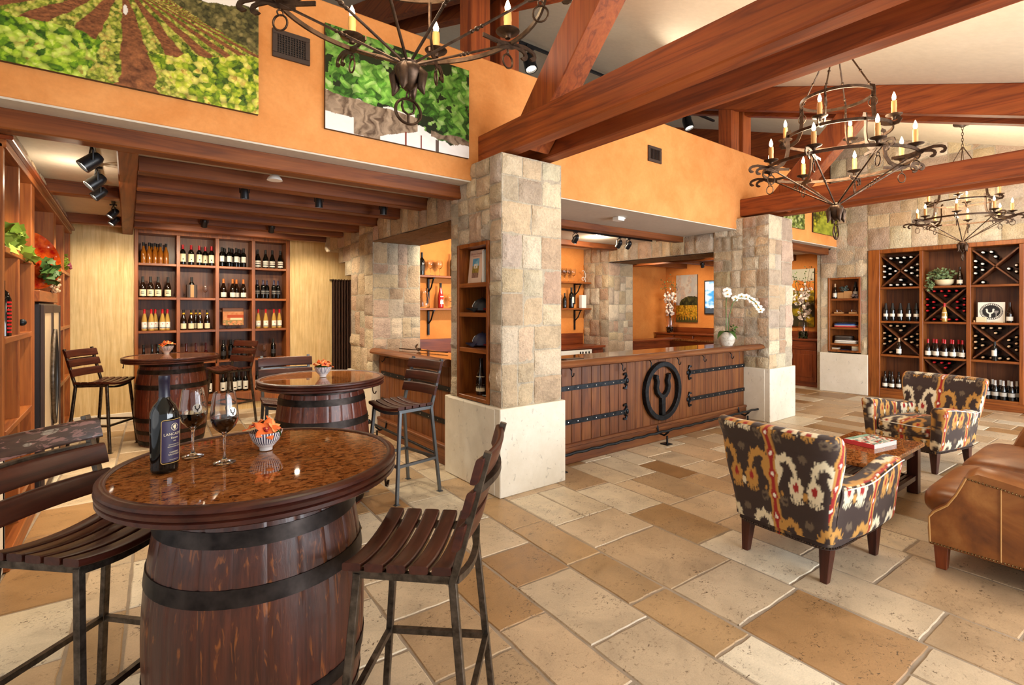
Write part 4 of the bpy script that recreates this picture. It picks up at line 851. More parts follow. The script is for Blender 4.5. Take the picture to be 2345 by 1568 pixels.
# counters
t = empty('bar_countertop', (0, 0, 0), 0, 'long glossy wooden bar counter with thick moulded rail', 'countertop')
b = MB(); b.box(3.23, 7.05, 3.62, 4.17, 1.035, 1.072); b.build('top', M['counter'], t, bevel=.003)
RAIL = [(-.03, 0), (-.055, .012), (-.06, .03), (-.045, .055), (-.02, .072), (.02, .075), (.06, .06), (.075, .042), (.075, 0)]
b = MB(); b.prism(RAIL, lambda a, z: (3.23, 3.58+a, 1.02+z), lambda a, z: (7.3, 3.58+a, 1.02+z)); b.build('moulded_rail', M['plankX'], t, smooth=40)
b = MB(); b.prism(RAIL, lambda a, z: (7.05+a, 3.55, 1.018+z), lambda a, z: (7.05+a, 3.5, 1.018+z)); 
t = empty('bar_countertop', (0, 0, 0), 0, 'short glossy bar counter in the stone opening by the alcove', 'countertop')
b = MB(); b.box(2.56, 3.06, 4.36, 6.25, 1.035, 1.072); b.build('top', M['countery'], t, bevel=.003)
b = MB(); b.prism(RAIL, lambda a, z: (2.52+a, 4.37, 1.02+z), lambda a, z: (2.52+a, 6.245, 1.02+z)); b.build('moulded_rail', M['plankY'], t, smooth=40)
b = MB(); b.tube([(2.75, 5.98, 1.09), (2.95, 5.1, 1.09)], .006, 6); b.tube([(2.83, 5.6, 1.08), (2.8, 5.62, 1.13), (2.86, 5.7, 1.15)], .012, 6); b.ball((2.85, 5.62, 1.1), (.02, .03, .02), 8, 5); o = b.build('corkscrew', M['iron'], smooth=60); tag(o, 'dark wall corkscrew lever lying on the short bar counter', 'corkscrew')
b = MB(); b.box(3.55, 3.8, 3.75, 3.85, 1.074, 1.08); o = b.build('wine_list', M['brown'], bevel=.002); tag(o, 'dark flat folder lying at near end of the long bar counter', 'folder')
# back counter and shelves
t = empty('back_counter', (0, 0, 0), 0, 'cherry wood back counter under the bar shelves', 'cabinet')
b = MB(); b.box(3.25, 7.145, 6.48, 7.09, .87, .91); b.build('top', M['cherryX'], t, bevel=.004)
b = MB(); b.box(3.25, 7.145, 7.07, 7.1, .911, 1.12); b.build('backsplash', M['cherryX'], t, bevel=.003)
b = MB(); b.box(3.25, 7.14, 6.55, 7.07, .0, .87); b.build('body', M['cherryX'], t)
for i in range(5):
    x = 3.3+.46*i; b = MB(); b.box(x, x+.43, 6.53, 6.55, .1, .83); b.build('door', M['cherryZ'], t, bevel=.004)
b = MB(); b.box(6.85, 7.13, 6.53, 6.55, .1, .83); b.build('door', M['cherryZ'], t, bevel=.004)
t = empty('glass_washer', (6.2, 6.53, 0), 0, 'white under-counter glass washer with black dials', 'washer')
b = MB(); b.box(-.29, .58, -.03, .0, .1, .72); b.box(-.29, .58, -.05, 0, .74, .85); b.build('front', M['white'], t, bevel=.004)
for x in (.28, .34, .42, .5): b = MB(); b.ball((x, -.052, .8), (.02, .01, .025), 8, 5); b.build('dial', M['blackpaint'], t)
def wallshelf(x0, x1, z, bx, lab):
    t = empty('wall_shelf', (0, 0, 0), 0, lab, 'shelf')
    b = MB(); b.box(x0, x1, 6.86, 7.1, z-.03, z); b.build('shelf_board', M['cedarX'], t, bevel=.003)
    for x in bx:
        b = MB(); b.box(x-.015, x+.015, 7.08, 7.1, z-.42, z-.03); b.box(x-.015, x+.015, 6.9, 7.1, z-.05, z-.03); b.tube([(x, 7.08, z-.24), (x, 7.0, z-.18), (x, 6.93, z-.05)], .012, 6); b.build('bracket', M['black'], t, smooth=40)
wallshelf(3.3, 4.75, 2.105, (3.75, 4.35), 'upper bar shelf seen through the stone opening'); wallshelf(3.3, 4.75, 1.605, (3.75, 4.35), 'lower bar shelf seen through the stone opening')
wallshelf(5.8, 7.16, 2.105, (6.1, 6.93), 'upper bar shelf at the right end of the bar'); wallshelf(5.8, 7.16, 1.605, (6.1, 6.93), 'lower bar shelf at the right end of the bar')
put('white_square', (4.12, 6.97, 2.106), .2, 'dark bottle with white label on upper shelf in stone opening', sc=1.25)
put('dark', (3.57, 6.96, 2.106), .2, 'dark bottle at left edge of the stone opening shelf', sc=1.15)
put('rose', (3.9, 6.97, 1.606), .5, 'red rose-wine bottle on lower shelf in the stone opening', sc=1.25)
b = MB(); b.lathe([(0, 0), (.075, 0), (.08, .02), (.082, .12), (.05, .2), (.042, .25), (.055, .3), (.05, .3), (.038, .25), (.046, .2), (.076, .12), (.074, .02), (0, .01)], 18); o = b.build('carafe', M['glass'], smooth=60, loc=(3.62, 6.97, 1.606)); tag(o, 'clear glass carafe on lower shelf in the stone opening', 'carafe')
for x, l in ((3.72, 'left'), (3.88, 'right')): goblet((x, 6.97, 2.106), f'{l} stemmed glass of the pair in the stone opening', .24, .05)
goblet((4.08, 6.97, 1.606), 'stemmed glass behind the near column edge on lower shelf', .22, .05)
for i, x in enumerate((6.32, 6.43, 6.54, 6.65, 6.78)): goblet((x, 6.97, 2.106), f'stemmed glass on upper right bar shelf, {ORD[i]} from left', .25, .05, 'glasses on the right bar shelf')
for i, x in enumerate((6.2, 6.32, 6.44)): goblet((x, 6.98, 1.606), f'stemmed glass on lower right bar shelf, {ORD[i]} from left', .25, .05, 'glasses on the lower bar shelf')
put('dark', (6.6, 7.02, 1.606), .4, 'smaller dark bottle on the lower right bar shelf', sc=.95)
put('white_square', (6.72, 6.96, 1.606), .5, 'tall dark bottle on the lower right bar shelf', sc=1.3)
b = MB(); b.box(6.96, 7.08, 6.92, 7.0, 1.606, 1.86); o = b.build('gift_tin', M['white'], bevel=.004); tag(o, 'pale blue-white boxed bottle at end of lower bar shelf', 'box')
b = MB(); b.tube([(7.04+.05*math.cos(a), 6.95, 2.17+.06*math.sin(a)+.02*a) for a in np.linspace(0, 9, 26)], .005, 5); b.xform(lambda x, y, z: (x, y, z-.0585+.0)); b.xform(lambda x, y, z: (x, y, max(z, 2.106))); o = b.build('wire_ornament', M['capwhite'], smooth=60, loc=(0, 0, -.0)); tag(o, 'curly pale wire ornament at end of upper bar shelf', 'ornament')
# ---------------------------------------------------------------- barrel tables
BP = lambda z: .315+.06*(1-((z-.46)/.5)**2)   # stave radius at height
def make_barrel_table(label, stave='barrel'):
    t = empty('barrel_table', (0, 0, 0), 0, label, 'table', 'barrel tables')
    b = MB(); n = 66
    def st(u, v):
        k = u*22; f = k-math.floor(k); g = .004*max(0, 1-min(f, 1-f)/.06); z = .0+.965*v; r = BP(z)-g; a = 2*PI*u; return (r*math.cos(a), r*math.sin(a), z)
    b.grid(st, 22*10, 18, cu=True); b.lathe([(BP(.02)-.03, .03), (0, .03)], 40); b.build('barrel', M[stave], t, smooth=40)
    for z, h in ((.02, .05), (.15, .045), (.29, .05), (.665, .055), (.84, .05), (.925, .035)):
        b = MB(); b.lathe([(BP(z)+.0, z), (BP(z)+.004, z), (BP(z+h)+.004, z+h), (BP(z+h)+.0, z+h)], 64); ho = b.build('hoop', M['hoop'], t, smooth=40)
        b = MB()
        for da in (0, .05):
            a = -2.2+z*3+da; b.ball(((BP(z+h/2)+.004)*math.cos(a), (BP(z+h/2)+.004)*math.sin(a), z+h/2), .007, 6, 4)
        b.build('rivet', M['nail'], ho)
    b = MB(); b.lathe([(0, .965), (.47, .965), (.47, 1.026), (0, 1.026)], 72); b.build('tabletop', M['burl'], t, smooth=30)
    b = MB(); b.lathe([(.465, .968), (.488, .966), (.496, .972), (.496, .984), (.489, .988), (.497, .992), (.499, 1.004), (.491, 1.009), (.497, 1.014), (.497, 1.024), (.488, 1.031), (.47, 1.032), (.465, 1.027)], 96, cap=False); b.build('table_edge', M['slatX'], t, smooth=50)
    for a in (-.62, 2.4):
        b = MB(); c = (.47*math.cos(a), .47*math.sin(a)); b.tube([(c[0], c[1], .966), (c[0], c[1], .94), (c[0]*1.0-.012*math.sin(a), c[1]+.012*math.cos(a), .915), (c[0]-.035*math.sin(a), c[1]+.035*math.cos(a), .905), (c[0]-.055*math.sin(a), c[1]+.055*math.cos(a), .92)], .005, 6); b.build('bag_hook', M['iron'], t, smooth=60)
    return t
T0 = make_barrel_table('nearest barrel table, holding the open wine bottle and two glasses'); T0.location = (.407, 2.115, 0)
T0.rotation_euler = (0, 0, .0)
T1 = make_barrel_table('middle reddish barrel table with flower bowl beside the slatted stool', 'barrelred'); T1.location = (1.293, 4.309, 0); T1.rotation_euler = (0, 0, -.3)
T2 = make_barrel_table('farthest barrel table with flower bowl before the bottle shelf', 'barrelred'); T2.location = (.428, 7.36, 0); T2.rotation_euler = (0, 0, .6)
# ---------------------------------------------------------------- slatted bar stools
def make_stool(label, mat='slat', worn=False, metal='steel'):
    t = empty('bar_stool', (0, 0, 0), 0, label, 'stool', 'slatted bar stools'); S_ = M[metal]; q = .0125
    F = [(.15, -.205), (.15, .205)]; B_ = [(-.165, -.205), (-.165, .205)]
    for (x, y) in F:
        b = MB(); b.bar((x*1.0, y*.93, .745), (x+.06, y*1.14, .006), q*2, q*2, up=(1, 0, 0)); b.box(x+.06-.022, x+.06+.022, y*1.14-.022, y*1.14+.022, 0, .006); b.build('leg', S_, t, bevel=.002)
    for (x, y) in B_:
        b = MB(); b.bar((x-.0, y*.98, .74), (x-.07, y*1.14, .006), q*2, q*2, up=(1, 0, 0)); b.box(x-.07-.022, x-.07+.022, y*1.14-.022, y*1.14+.022, 0, .006)
        b.bar((x-.0, y*.98, .735), (x-.115, y*1.0, 1.15), q*2, q*2, up=(1, 0, 0)); b.build('leg', S_, t, bevel=.002)
    b = MB()
    b.bar((.165, -.19, .742), (-.175, -.2, .742), .02, .025); b.bar((.165, .19, .742), (-.175, .2, .742), .02, .025)
    b.tube([(-.175-.02*math.sin(PI*k/8), -.2+.05*k, .742-.028*math.sin(PI*k/8)) for k in range(9)], .011, 4, up=(0, 0, 1)); b.tube([(.155, -.19+.0475*k, .735-.022*math.sin(PI*k/8)) for k in range(9)], .011, 4, up=(0, 0, 1))
    b.build('seat_frame', S_, t)
    b = MB(); b.tube([(-.247-.034*math.sin(PI*k/8), -.2+.05*k, 1.03) for k in range(9)], .011, 4, up=(0, 0, 1)); b.build('back_rail', S_, t)
    zf = .30; k = (.745-zf)/.74; fx = .15+.06*k; fy = .205*(.93+.21*k); bx = -.165-.07*k; by = .205*(.98+.16*k)
    for p, r in (((fx, -fy), (fx, fy)), ((bx, -by), (bx, by)), ((fx, -fy), (bx, -by)), ((fx, fy), (bx, by))):
        b = MB(); b.bar((*p, zf), (*r, zf), .02, .022); b.build('stretcher', S_, t)
    for i in range(5):
        x0 = .195-.073*i; b = MB()
        def f(u, v, x0=x0):
            y = -.225+.45*u; sag = -.030*(1-(2*u-1)**2); a = 2*PI*v; hx, hz = .0305, .0135; c, s = math.cos(a), math.sin(a)
            return (x0-.036+hx*math.copysign(abs(c)**.35, c), y, .777+sag+hz*math.copysign(abs(s)**.35, s))
        b.grid(f, 12, 16, cv=True); n = 13
        b.f += [tuple(j*n for j in range(15, -1, -1)), tuple(j*n+12 for j in range(16))]; b.mi += [0, 0]
        b.build('seat_slat', M['slatY'], t, smooth=50)
    for i in range(3):
        zc = .885+.105*i; b = MB()
        def f(u, v, zc=zc):
            y = -.235+.47*u; bow = -.032*(1-(2*u-1)**2); a = 2*PI*v; c, s = math.cos(a), math.sin(a); z = zc+.041*math.copysign(abs(s)**.35, s)
            return (-.147-.115*(z-.735)/.415+bow+.012*math.copysign(abs(c)**.35, c), y, z)
        b.grid(f, 12, 16, cv=True); n = 13
        b.f += [tuple(j*n for j in range(15, -1, -1)), tuple(j*n+12 for j in range(16))]; b.mi += [0, 0]
        b.build('back_slat', M['slatY' if not (worn and i == 2) else 'worny'], t, smooth=50)
    return t
tw = NT('worn_slat_y'); cw = tw.coords((60, 6, 60)); nw = tw.noise(cw, 1, 5, .65); cw2 = tw.coords((9, 14, 60)); nw2 = tw.noise(cw2, 1, 4, .6, .6)
rw = tw.ramp(nw, 0, [(.3, lin4('2a1712')), (.7, lin4('493027'))]); thw = tw.ramp(nw2, 0, [(.56, G(0)), (.6, G(1))]); mw = tw.mix(rw, 0, lin4('86605a'), 0, .5, 'MIX', fsrc=(thw, 0)); tw.l(mw, 2, tw.b, 'Base Color'); tw.set(rough=.4, coat=.2); M['worny'] = tw.mat
st = make_stool('dark slatted stool at the right side of the nearest table'); st.location = (.835, 1.645, 0); st.rotation_euler = (0, 0, math.radians(137))
sw = make_stool('slatted stool with scuffed top slat at left of nearest table', worn=True); sw.location = (-.095, 2.435, 0); sw.rotation_euler = (0, 0, math.radians(-46))
ms = NT('pale_steel_tube'); ms.set(col=lin4('6f7478'), rough=.35, metal=.85); M['pale'] = ms.mat
sb = make_stool('slatted stool with bright steel legs beside the near stone column', metal='pale'); sb.location = (1.905, 4.095, 0); sb.rotation_euler = (0, 0, math.radians(190))
sc_ = make_stool('slatted stool pushed in behind the middle barrel table', metal='pale'); sc_.location = (1.17, 4.90, 0); sc_.rotation_euler = (0, 0, math.radians(-97))
copy_tree(st, (-.21, 7.42, 0), math.radians(-32), 'slatted stool against the cream wall at left of farthest table')
copy_tree(st, (1.13, 7.98, 0), math.radians(208), 'slatted stool in front of the bottle shelf at farthest table')
# ---------------------------------------------------------------- table ware on the nearest table
ZT = 1.033
t = empty('wine_bottle', (.103, 2.155, ZT-.005), 0, 'tall dark wine bottle with purple label on the nearest table', 'bottle')
BIG = [(0, .006), (.034, 0), (.0405, .004), (.042, .014), (.0445, .19), (.043, .21), (.034, .232), (.021, .248), (.0165, .262), (.0158, .33), (0, .332)]
b = MB(); b.lathe(BIG, 40); b.build('glass_body', M['bdark'], t, smooth=50)
b = MB(); b.lathe([(.0178, .262), (.0172, .27), (.0172, .318), (.0178, .319), (.0178, .336), (.012, .338), (0, .338)], 28, cap=False); b.lathe([(.0183, .268), (.0183, .2695)], 28, cap=False); b.build('capsule', plain('dark_navy_capsule', '1a1529', .35), t, smooth=50)
# label wraps the front; its centre looks along local (dx,dy)
LA = math.atan2(-2.155, -.103)+.72
def cyl(x, y, off=.0008):
    z = .035+y; r = BIG[3][0]+(BIG[4][0]-BIG[3][0])*(z-.014)/.176+off; a = LA+x/r; return (r*math.cos(a), r*math.sin(a), z)
def rrect(w, h, r, n=5):
    P = []
    for cx, cy, a0 in ((w/2-r, h-r, 0), (-w/2+r, h-r, PI/2), (-w/2+r, r, PI), (w/2-r, r, 1.5*PI)):
        P += [(cx+r*math.cos(a0+PI/2*i/n), cy+r*math.sin(a0+PI/2*i/n)) for i in range(n+1)]
    return P
b = MB(); b.grid(lambda u, v: cyl((u-.5)*.082, .004+.142*v), 18, 4); lb = b.build('paper_label', plain('purple_label', '2c2040', .5), t, smooth=60)
b = MB(); P = rrect(.084, .15, .008); P = [(-.042+.084*i/14 if False else x, y) for x, y in P]
def dens(P):
    o = []
    for (x0, y0), (x1, y1) in zip(P, P[1:]+P[:1]):
        k = max(1, int(math.hypot(x1-x0, y1-y0)/.006)); o += [(x0+(x1-x0)*i/k, y0+(y1-y0)*i/k) for i in range(k)]
    return o
b.tube([cyl(x, y, .0012) for x, y in dens(P)], .0008, 4, closed=True); b.build('gold_border', plain('gold_ink', 'b8965a', .4), lb)
b = MB(); gi = M['labcream']
for s, sz, y in (('LANCASTER', .0125, .096), ('Estate', .010, .084), ('2005', .0055, .074), ('ESTATE BOTTLED', .0048, .062), ('ALEXANDER VALLEY', .0048, .055), ('CABERNET', .0068, .035), ('SAUVIGNON', .0068, .027), ('PRODUCED BY US', .004, .010)):
    text_into(b, s, sz, lambda x, y_, y=y: cyl(x, y+y_, .0016), spacing=1.05)
for k in range(16):
    a = 2*PI*k/16; b.add([cyl(.0105*math.cos(a+d)*s_, .124+.0105*math.sin(a+d)*s_, .0016) for d, s_ in ((-.12, 1), (.12, 1), (.1, 1.28), (-.1, 1.28))], [(0, 1, 2, 3)])
b.add([cyl(.007*math.cos(2*PI*k/10)*(1 if k % 3 else .6), .124+.008*math.sin(2*PI*k/10), .0016) for k in range(10)], [tuple(range(10))])
b.build('lettering', gi, lb)
def wineglass(loc, label, ra, fill=True):
    t = empty('wine_glass', loc, 0, label, 'glass'); h = .262
    out = [(0, 0), (.036, .0005), (.037, .002), (.034, .0035), (.012, .008), (.0055, .018), (.0042, .05), (.0045, .095), (.008, .107), (.022, .118), (.038, .135), (.0465, .158), (.047, .178), (.044, .21), (.0385, .25), (.036, h)]
    inn = [(.0352, h), (.0377, .25), (.0432, .21), (.0461, .178), (.0456, .158), (.0372, .1362), (.0212, .1192), (.006, .1115), (0, .1105)]
    b = MB(); b.lathe(out+inn, 40); b.build('glass_bowl', M['glass'], t, smooth=70)
    zl = .17; b = MB(); b.lathe([(0, .1112), (.006, .1122), (.0208, .1202), (.0368, .137), (.045, .158), (.0456, zl), (0, zl)], 36); b.build('red_wine', M['redwine'], t, smooth=50)
    # round white decal with horseshoe and glass mark
    def on(x, y, off): 
        z = .192+y; r = np.interp(z, [.158, .178, .21, .25], [.0465, .047, .044, .0385])+off; a = ra+x/r; return (r*math.cos(a), r*math.sin(a), z)
    b = MB(); R_ = .0165; b.v = [on(0, 0, .0006)]; b.mi = []; b.c = [(1, 1, 1)]
    for j in (.5, 1):
        for k in range(24): b.v.append(on(R_*j*math.cos(2*PI*k/24), R_*j*math.sin(2*PI*k/24), .0006)); b.c.append((1, 1, 1))
    for k in range(24): b.f.append((0, 1+k, 1+(k+1) % 24)); b.f.append((1+k, 25+k, 25+(k+1) % 24, 1+(k+1) % 24))
    b.mi = [0]*len(b.f); dc = b.build('round_decal', M['white'], t, smooth=60)
    b = MB(); b.tube([on(x*.0165, y*.0165, .001) for x, y in ((-.42, .62), (-.5, .5), (-.38, .3), (-.42, .0), (-.2, -.22), (0, -.27), (.2, -.22), (.42, 0), (.38, .3), (.5, .5), (.42, .62))], .0012, 4); b.tube([on(0, -.0045, .001), on(0, -.0125, .001)], .0014, 4); b.build('mark', M['blackpaint'], dc)
    return t
wineglass((.201, 2.303, ZT-.005), 'rear red wine glass next to the dark bottle on nearest table', math.atan2(-2.303, -.2)+.32)
wineglass((.286, 2.141, ZT-.005), 'front red wine glass between bottle and flower bowl', math.atan2(-2.141, -.286)+.62)
# ---------------------------------------------------------------- flower bowls
def flower_bowl(loc, rz, label, sc=1.0, stripes=True):
    t = empty('flower_bowl', loc, rz, label, 'flower bowl', 'flower bowls on the barrel tables'); t.scale = (sc,)*3
    b = MB(); b.lathe([(0, .002), (.024, 0), (.025, .012), (.03, .016), (.05, .04), (.061, .068), (.0625, .075), (.06, .075), (.058, .068), (.046, .042), (.02, .022), (0, .02)], 48); b.build('bowl', M['porc'], t, smooth=60)
    def blossom(c, s, tilt, az, mat, nm='orchid_flower'):
        Mx = Matrix.Rotation(az, 3, 'Z') @ Matrix.Rotation(tilt, 3, 'Y'); b = MB(); b.m = 0
        for k in range(5):
            a = 2*PI*k/5+.3; Rk = Matrix.Rotation(a, 3, 'Z')
            def pf(u, v):
                w = .5*math.sin(PI*min(1, .08+u*.92))**.7*.75; x = u*s; y = (v-.5)*2*w*s*.85; z = .28*s*u*u+.1*s*math.sin(u*3)-.12*s*(2*v-1)**2*u
                p = Mx @ (Rk @ Vector((x, y, z))); return (c[0]+p[0], c[1]+p[1], c[2]+p[2])
            b.grid(pf, 6, 6)
        o = b.build(nm, M[mat], t, smooth=60)
        b = MB()
        for k in range(3):
            p = Mx @ Vector((.12*s*math.cos(k*2.1), .12*s*math.sin(k*2.1), .16*s)); b.ball((c[0]+p[0], c[1]+p[1], c[2]+p[2]), .12*s, 8, 6)
        b.build('flower_throat', M['petalred'], o, smooth=60)
        b = MB(); p = Mx @ Vector((0, 0, .24*s)); b.ball((c[0]+p[0], c[1]+p[1], c[2]+p[2]), (.07*s, .07*s, .1*s), 8, 6); b.build('flower_centre', M['petal2'], o, smooth=60)
    blossom((-.012, -.03, .085), .052, .9, -1.8, 'petal'); blossom((-.035, .02, .095), .045, .5, 2.6, 'petal'); blossom((.03, .01, .092), .045, .8, -.4, 'petal'); blossom((.02, -.025, .09), .036, 1.0, -.9, 'petal2'); blossom((.0, .03, .1), .04, .4, 1.4, 'petal2')
    b = foliage(7, (0, 0, .075), (.055, .055, .008), .026, 31, False); b.build('leaf', M['green'], t, smooth=40)
    return t
fb = flower_bowl((.446, 2.232, ZT-.004), .2, 'striped bowl of orange orchids on the nearest table')
copy_tree(fb, (1.30, 4.32, ZT-.004), 2.2, 'striped bowl of orange orchids on the middle table').scale = (1.12,)*3
copy_tree(fb, (.39, 7.73, ZT-.004), 4.0, 'striped bowl of orange orchids on the farthest table').scale = (1.3,)*3
# ---------------------------------------------------------------- ikat armchairs
DK, TANF, CRM, RED, GRY = (np.array(lin(c)) for c in ('3b2c27', 'c08d45', 'e3d6b6', '9c241f', '6b5b49'))
def ikat1(s, t):
    t = t+(vn(s*230, t*10, 3)-.5)*.030; s = s+(vn(t*18, s*60, 5)-.5)*.008
    U = .38; H = .40; x = (s+U/2) % U-U/2; m = abs(x); col = np.floor((s+U/2)/U); tt = t % H
    par = (np.where(x > 0, 1, 0)+col+np.floor(t/H)) % 2; c = np.tile(DK, (len(s), 1)); warm = par < .5
    light = np.where(warm[:, None], TANF, CRM); other = np.where(warm[:, None], CRM, TANF)
    def put_(mask, colr): c[mask] = colr[mask] if np.ndim(colr) == 2 else colr
    r = np.hypot(m-.062, tt-.055); put_((abs(r-.02) < .008) & (m < .08), GRY); put_(np.hypot((m-.185)/.02, (tt-.345)/.022) < 1, GRY)
    # arch rising from the stripe and bending down to the pod
    rr = np.hypot((m-.082)/.066, (tt-.255)/.10); arch = (rr > .52) & (rr < 1.0+.1*np.sin(np.arctan2(tt-.255, m-.082)*13)) & (tt > .235-(m < .07)*.10*(1-m/.07))
    put_(arch & ~((m > .115) & (tt < .26)), light); put_((m < .07) & (m > .018) & (tt > .13) & (tt < .27) & (m < .018+.06*(tt-.12)/.14), light)
    cx, cy = .138, .155; px = (m-cx)/.040; py = (tt-cy)/.070; w = np.hypot(px, py); put_(w < 1+.10*np.sin(np.arctan2(py, px)*9), light)
    put_(np.hypot(px/.36, (py-.12)/.40) < 1, RED); put_((abs(m-cx) < .011) & (tt > cy+.05) & (tt < cy+.11), light)
    for j in (-2, -1, 0, 1, 2): put_(np.hypot((m-cx-j*.0155)/.0055, (tt-cy+.082-.005*abs(j))/.014) < 1, light)
    put_(np.hypot((m-.186)/.010, (tt-.12)/.026) < 1, other); put_(np.hypot((m-.05)/.008, (tt-.10)/.016) < 1, TANF)
    q = (t % .135)-.0675; wv = .011+.010*np.exp(-(q/.02)**2); put_(m < wv+.015, TANF); put_(m < wv, RED); put_(np.hypot(m/.009, q/.014) < 1, np.array(lin('f1ead8')))
    return c
def ikat(s, t):
    return sum(ikat1(s+a, t+b) for a, b in ((-.0012, -.0012), (.0012, -.0012), (-.0012, .0012), (.0012, .0012)))/4
def paint(mb, off=(0, 0, 0), top=False):
    V = np.array(mb.v); F = mb.f
    N = np.zeros_like(V)
    q = np.array([f for f in F if len(f) == 4]); nn = np.cross(V[q[:, 2]]-V[q[:, 0]], V[q[:, 3]]-V[q[:, 1]])
    for k in range(4): np.add.at(N, q[:, k], nn)
    a = np.abs(N); x, y, z = V[:, 0]+off[0], V[:, 1]+off[1], V[:, 2]+off[2]
    s = np.where(a[:, 1] > np.maximum(a[:, 0], a[:, 2]*.8), x+.02, y); t = np.where((a[:, 2] > a[:, 0]) & (a[:, 2] > a[:, 1]*1.1), -x*.9+.1, z)
    mb.c = [tuple(c) for c in ikat(s, t)]
    return mb
def sq(c, p): return math.copysign(abs(c)**p, c)
_RR = {}
def rring(u, ax, ay, px, py):
    """point on a rounded-rectangle ring, evenly spaced along its length; returns (cx, cy) in -1..1"""
    k = (round(ax/ay, 1), px, py)
    if k not in _RR:
        a = np.linspace(0, 2*PI, 4001); c, s = np.cos(a), np.sin(a); X = np.sign(c)*abs(c)**px; Y_ = np.sign(s)*abs(s)**py
        L = np.concatenate([[0], np.cumsum(np.hypot(np.diff(X)*k[0], np.diff(Y_)))]); _RR[k] = (L/L[-1], X, Y_)
    L, X, Y_ = _RR[k]; u = u % 1.0
    return float(np.interp(u, L, X)), float(np.interp(u, L, Y_))
def endcap(mb, nu, rows):
    mb.f += [tuple(range(nu-1, -1, -1)), tuple(range((rows-1)*nu, rows*nu))]; mb.mi += [0, 0]
def make_armchair(label):
    t = empty('armchair', (0, 0, 0), 0, label, 'armchair', 'patterned armchairs'); K = M['ikat']
    # back: closed loft from seat base to rolled top
    NU, NV = 230, 170
    def back(u, v):
        z = .245+.645*v; e = 1.0; a = 2*PI*u
        if v > .93: e = math.sqrt(max(0, 1-((v-.93)/.07)**2))*.999+.001
        xb = -.325-.125*v**1.35; hw = .300+.075*ss(.05, .95, np.array(v)).item(); th = .062+.012*math.sin(PI*min(1, v*1.2))+.012*(v > .8)*(v-.8)*5
        roll = -.028*max(0, (v-.8)/.2)
        c, s_ = rring(u, .07, .33, .55, .28); dx = th*e*c; dy = (hw-(1-e)*.03)*s_
        wing = .05*abs(s_)**6*ss(.4, .9, np.array(v)).item()
        return (xb+roll+dx+wing, dy, z)
    b = MB(); b.grid(back, NU, NV, cu=True); paint(b, (0, .0, .02)); endcap(b, NU, NV+1); bk = b.build('backrest', K, t, smooth=80, color=True)
    for sd in (-1, 1):
        NU, NV = 110, 150
        def arm(u, v, sd=sd):
            x = -.325+.725*v; a = 2*PI*u; e = 1.0 if v < .965 else math.sqrt(max(.0001, 1-((v-.965)/.035)**2)); zt = .575+.075*ss(.1, .95, np.array(v)).item(); zb = .235
            c, s_ = rring(u, .06, .2, .45, .3); zm = (zt+zb)/2; z = zm+(zt-zb)/2*s_*(.9+.1*e); k = (z-zb)/(zt-zb)
            th = .05+.022*k**3; yc = .243+.035*k+.012*math.sin(PI*v)+.042*ss(0, .4, np.array(v)).item()
            return (x, sd*(yc+th*e*c), z)
        b = MB(); b.grid(arm, NU, NV, cu=True); paint(b, (0, .0, .02)); endcap(b, NU, NV+1); ar = b.build('armrest', K, t, smooth=80, color=True)
        b = MB(); b.tube([(-.3+.68*k/20, sd*(.243+.035+.072+.012*math.sin(PI*(k/20*.9+.08))+.042*ss(0, .4, np.array(k/20*.9+.08)).item())*.99, .565+.07*ss(.1, .95, np.array(k/20*.9+.08)).item()) for k in range(21)], .0038, 6); b.build('piping', M['creamcloth'], ar, smooth=60)
    NU, NV = 130, 26
    def cush(u, v, x0=.06, hx=.33, hy=.245, z0=.32, z1=.47):
        c, s_ = rring(u, .33, .245, .3, .3); e = 1-.16*(2*v-1)**4*1.0; return (x0+hx*c*e, hy*s_*e, z0+(z1-z0)*v)
    b = MB(); b.grid(cush, NU, NV, cu=True)
    b.grid(lambda u, v: (lambda r, q: (.06+.33*q[0]*.84*r, .245*q[1]*.84*r, .47+.022*(1-r*r)))(max(.002, 1-v), rring(u, .33, .245, .3, .3)), 130, 30, cu=True)
    b.grid(lambda u, v: (.06+.33*sq(math.cos(2*PI*u), .3)*.84*(1-v), .245*sq(math.sin(2*PI*u), .3)*.84*(1-v), .32), 130, 2, cu=True)
    paint(b, (0, 0, .1)); cs = b.build('seat_cushion', K, t, smooth=70, color=True)
    b = MB(); b.tube([(.06+.331*sq(math.cos(a), .3)*.98, .246*sq(math.sin(a), .3)*.98, .438) for a in np.linspace(0, 2*PI, 60)[:-1]], .005, 6, closed=True); b.build('piping', M['creamcloth'], cs, smooth=60)
    def base(u, v):
        c, s_ = rring(u, .37, .30, .25, .25); return (.0+.37*c, .30*s_, .20+.13*v)
    b = MB(); b.grid(base, 220, 26, cu=True); paint(b, (0, 0, .2)); endcap(b, 220, 27); bs = b.build('seat_base', K, t, smooth=50, color=True)
    b = MB()
    for k in range(150):
        x, y = rring((k+.5)/150, .37, .3, .25, .25); x *= .373; y *= .303; b.ball((x, y, .212), .0062, 6, 4)
    b.build('nailhead_trim', M['iron'], bs)
    for x, y, k in ((-.30, -.245, 1), (-.30, .245, 1), (.30, -.25, 0), (.30, .25, 0)):
        b = MB(); w = .034; w2 = .02; dx = -.03*k
        b.prism([(-1, -1), (1, -1), (1, 1), (-1, 1)], lambda p, q, x=x, y=y: (x+p*w, y+q*w, .205), lambda p, q, x=x, y=y, dx=dx: (x+dx+p*w2, y+q*w2, 0)); b.build('leg', M['slatZ'], t, bevel=.003)
    return t
ch = make_armchair('patterned ikat armchair turned with its back to the viewer'); ch.location = (3.585, 1.46, 0); ch.rotation_euler = (0, 0, math.radians(-4))
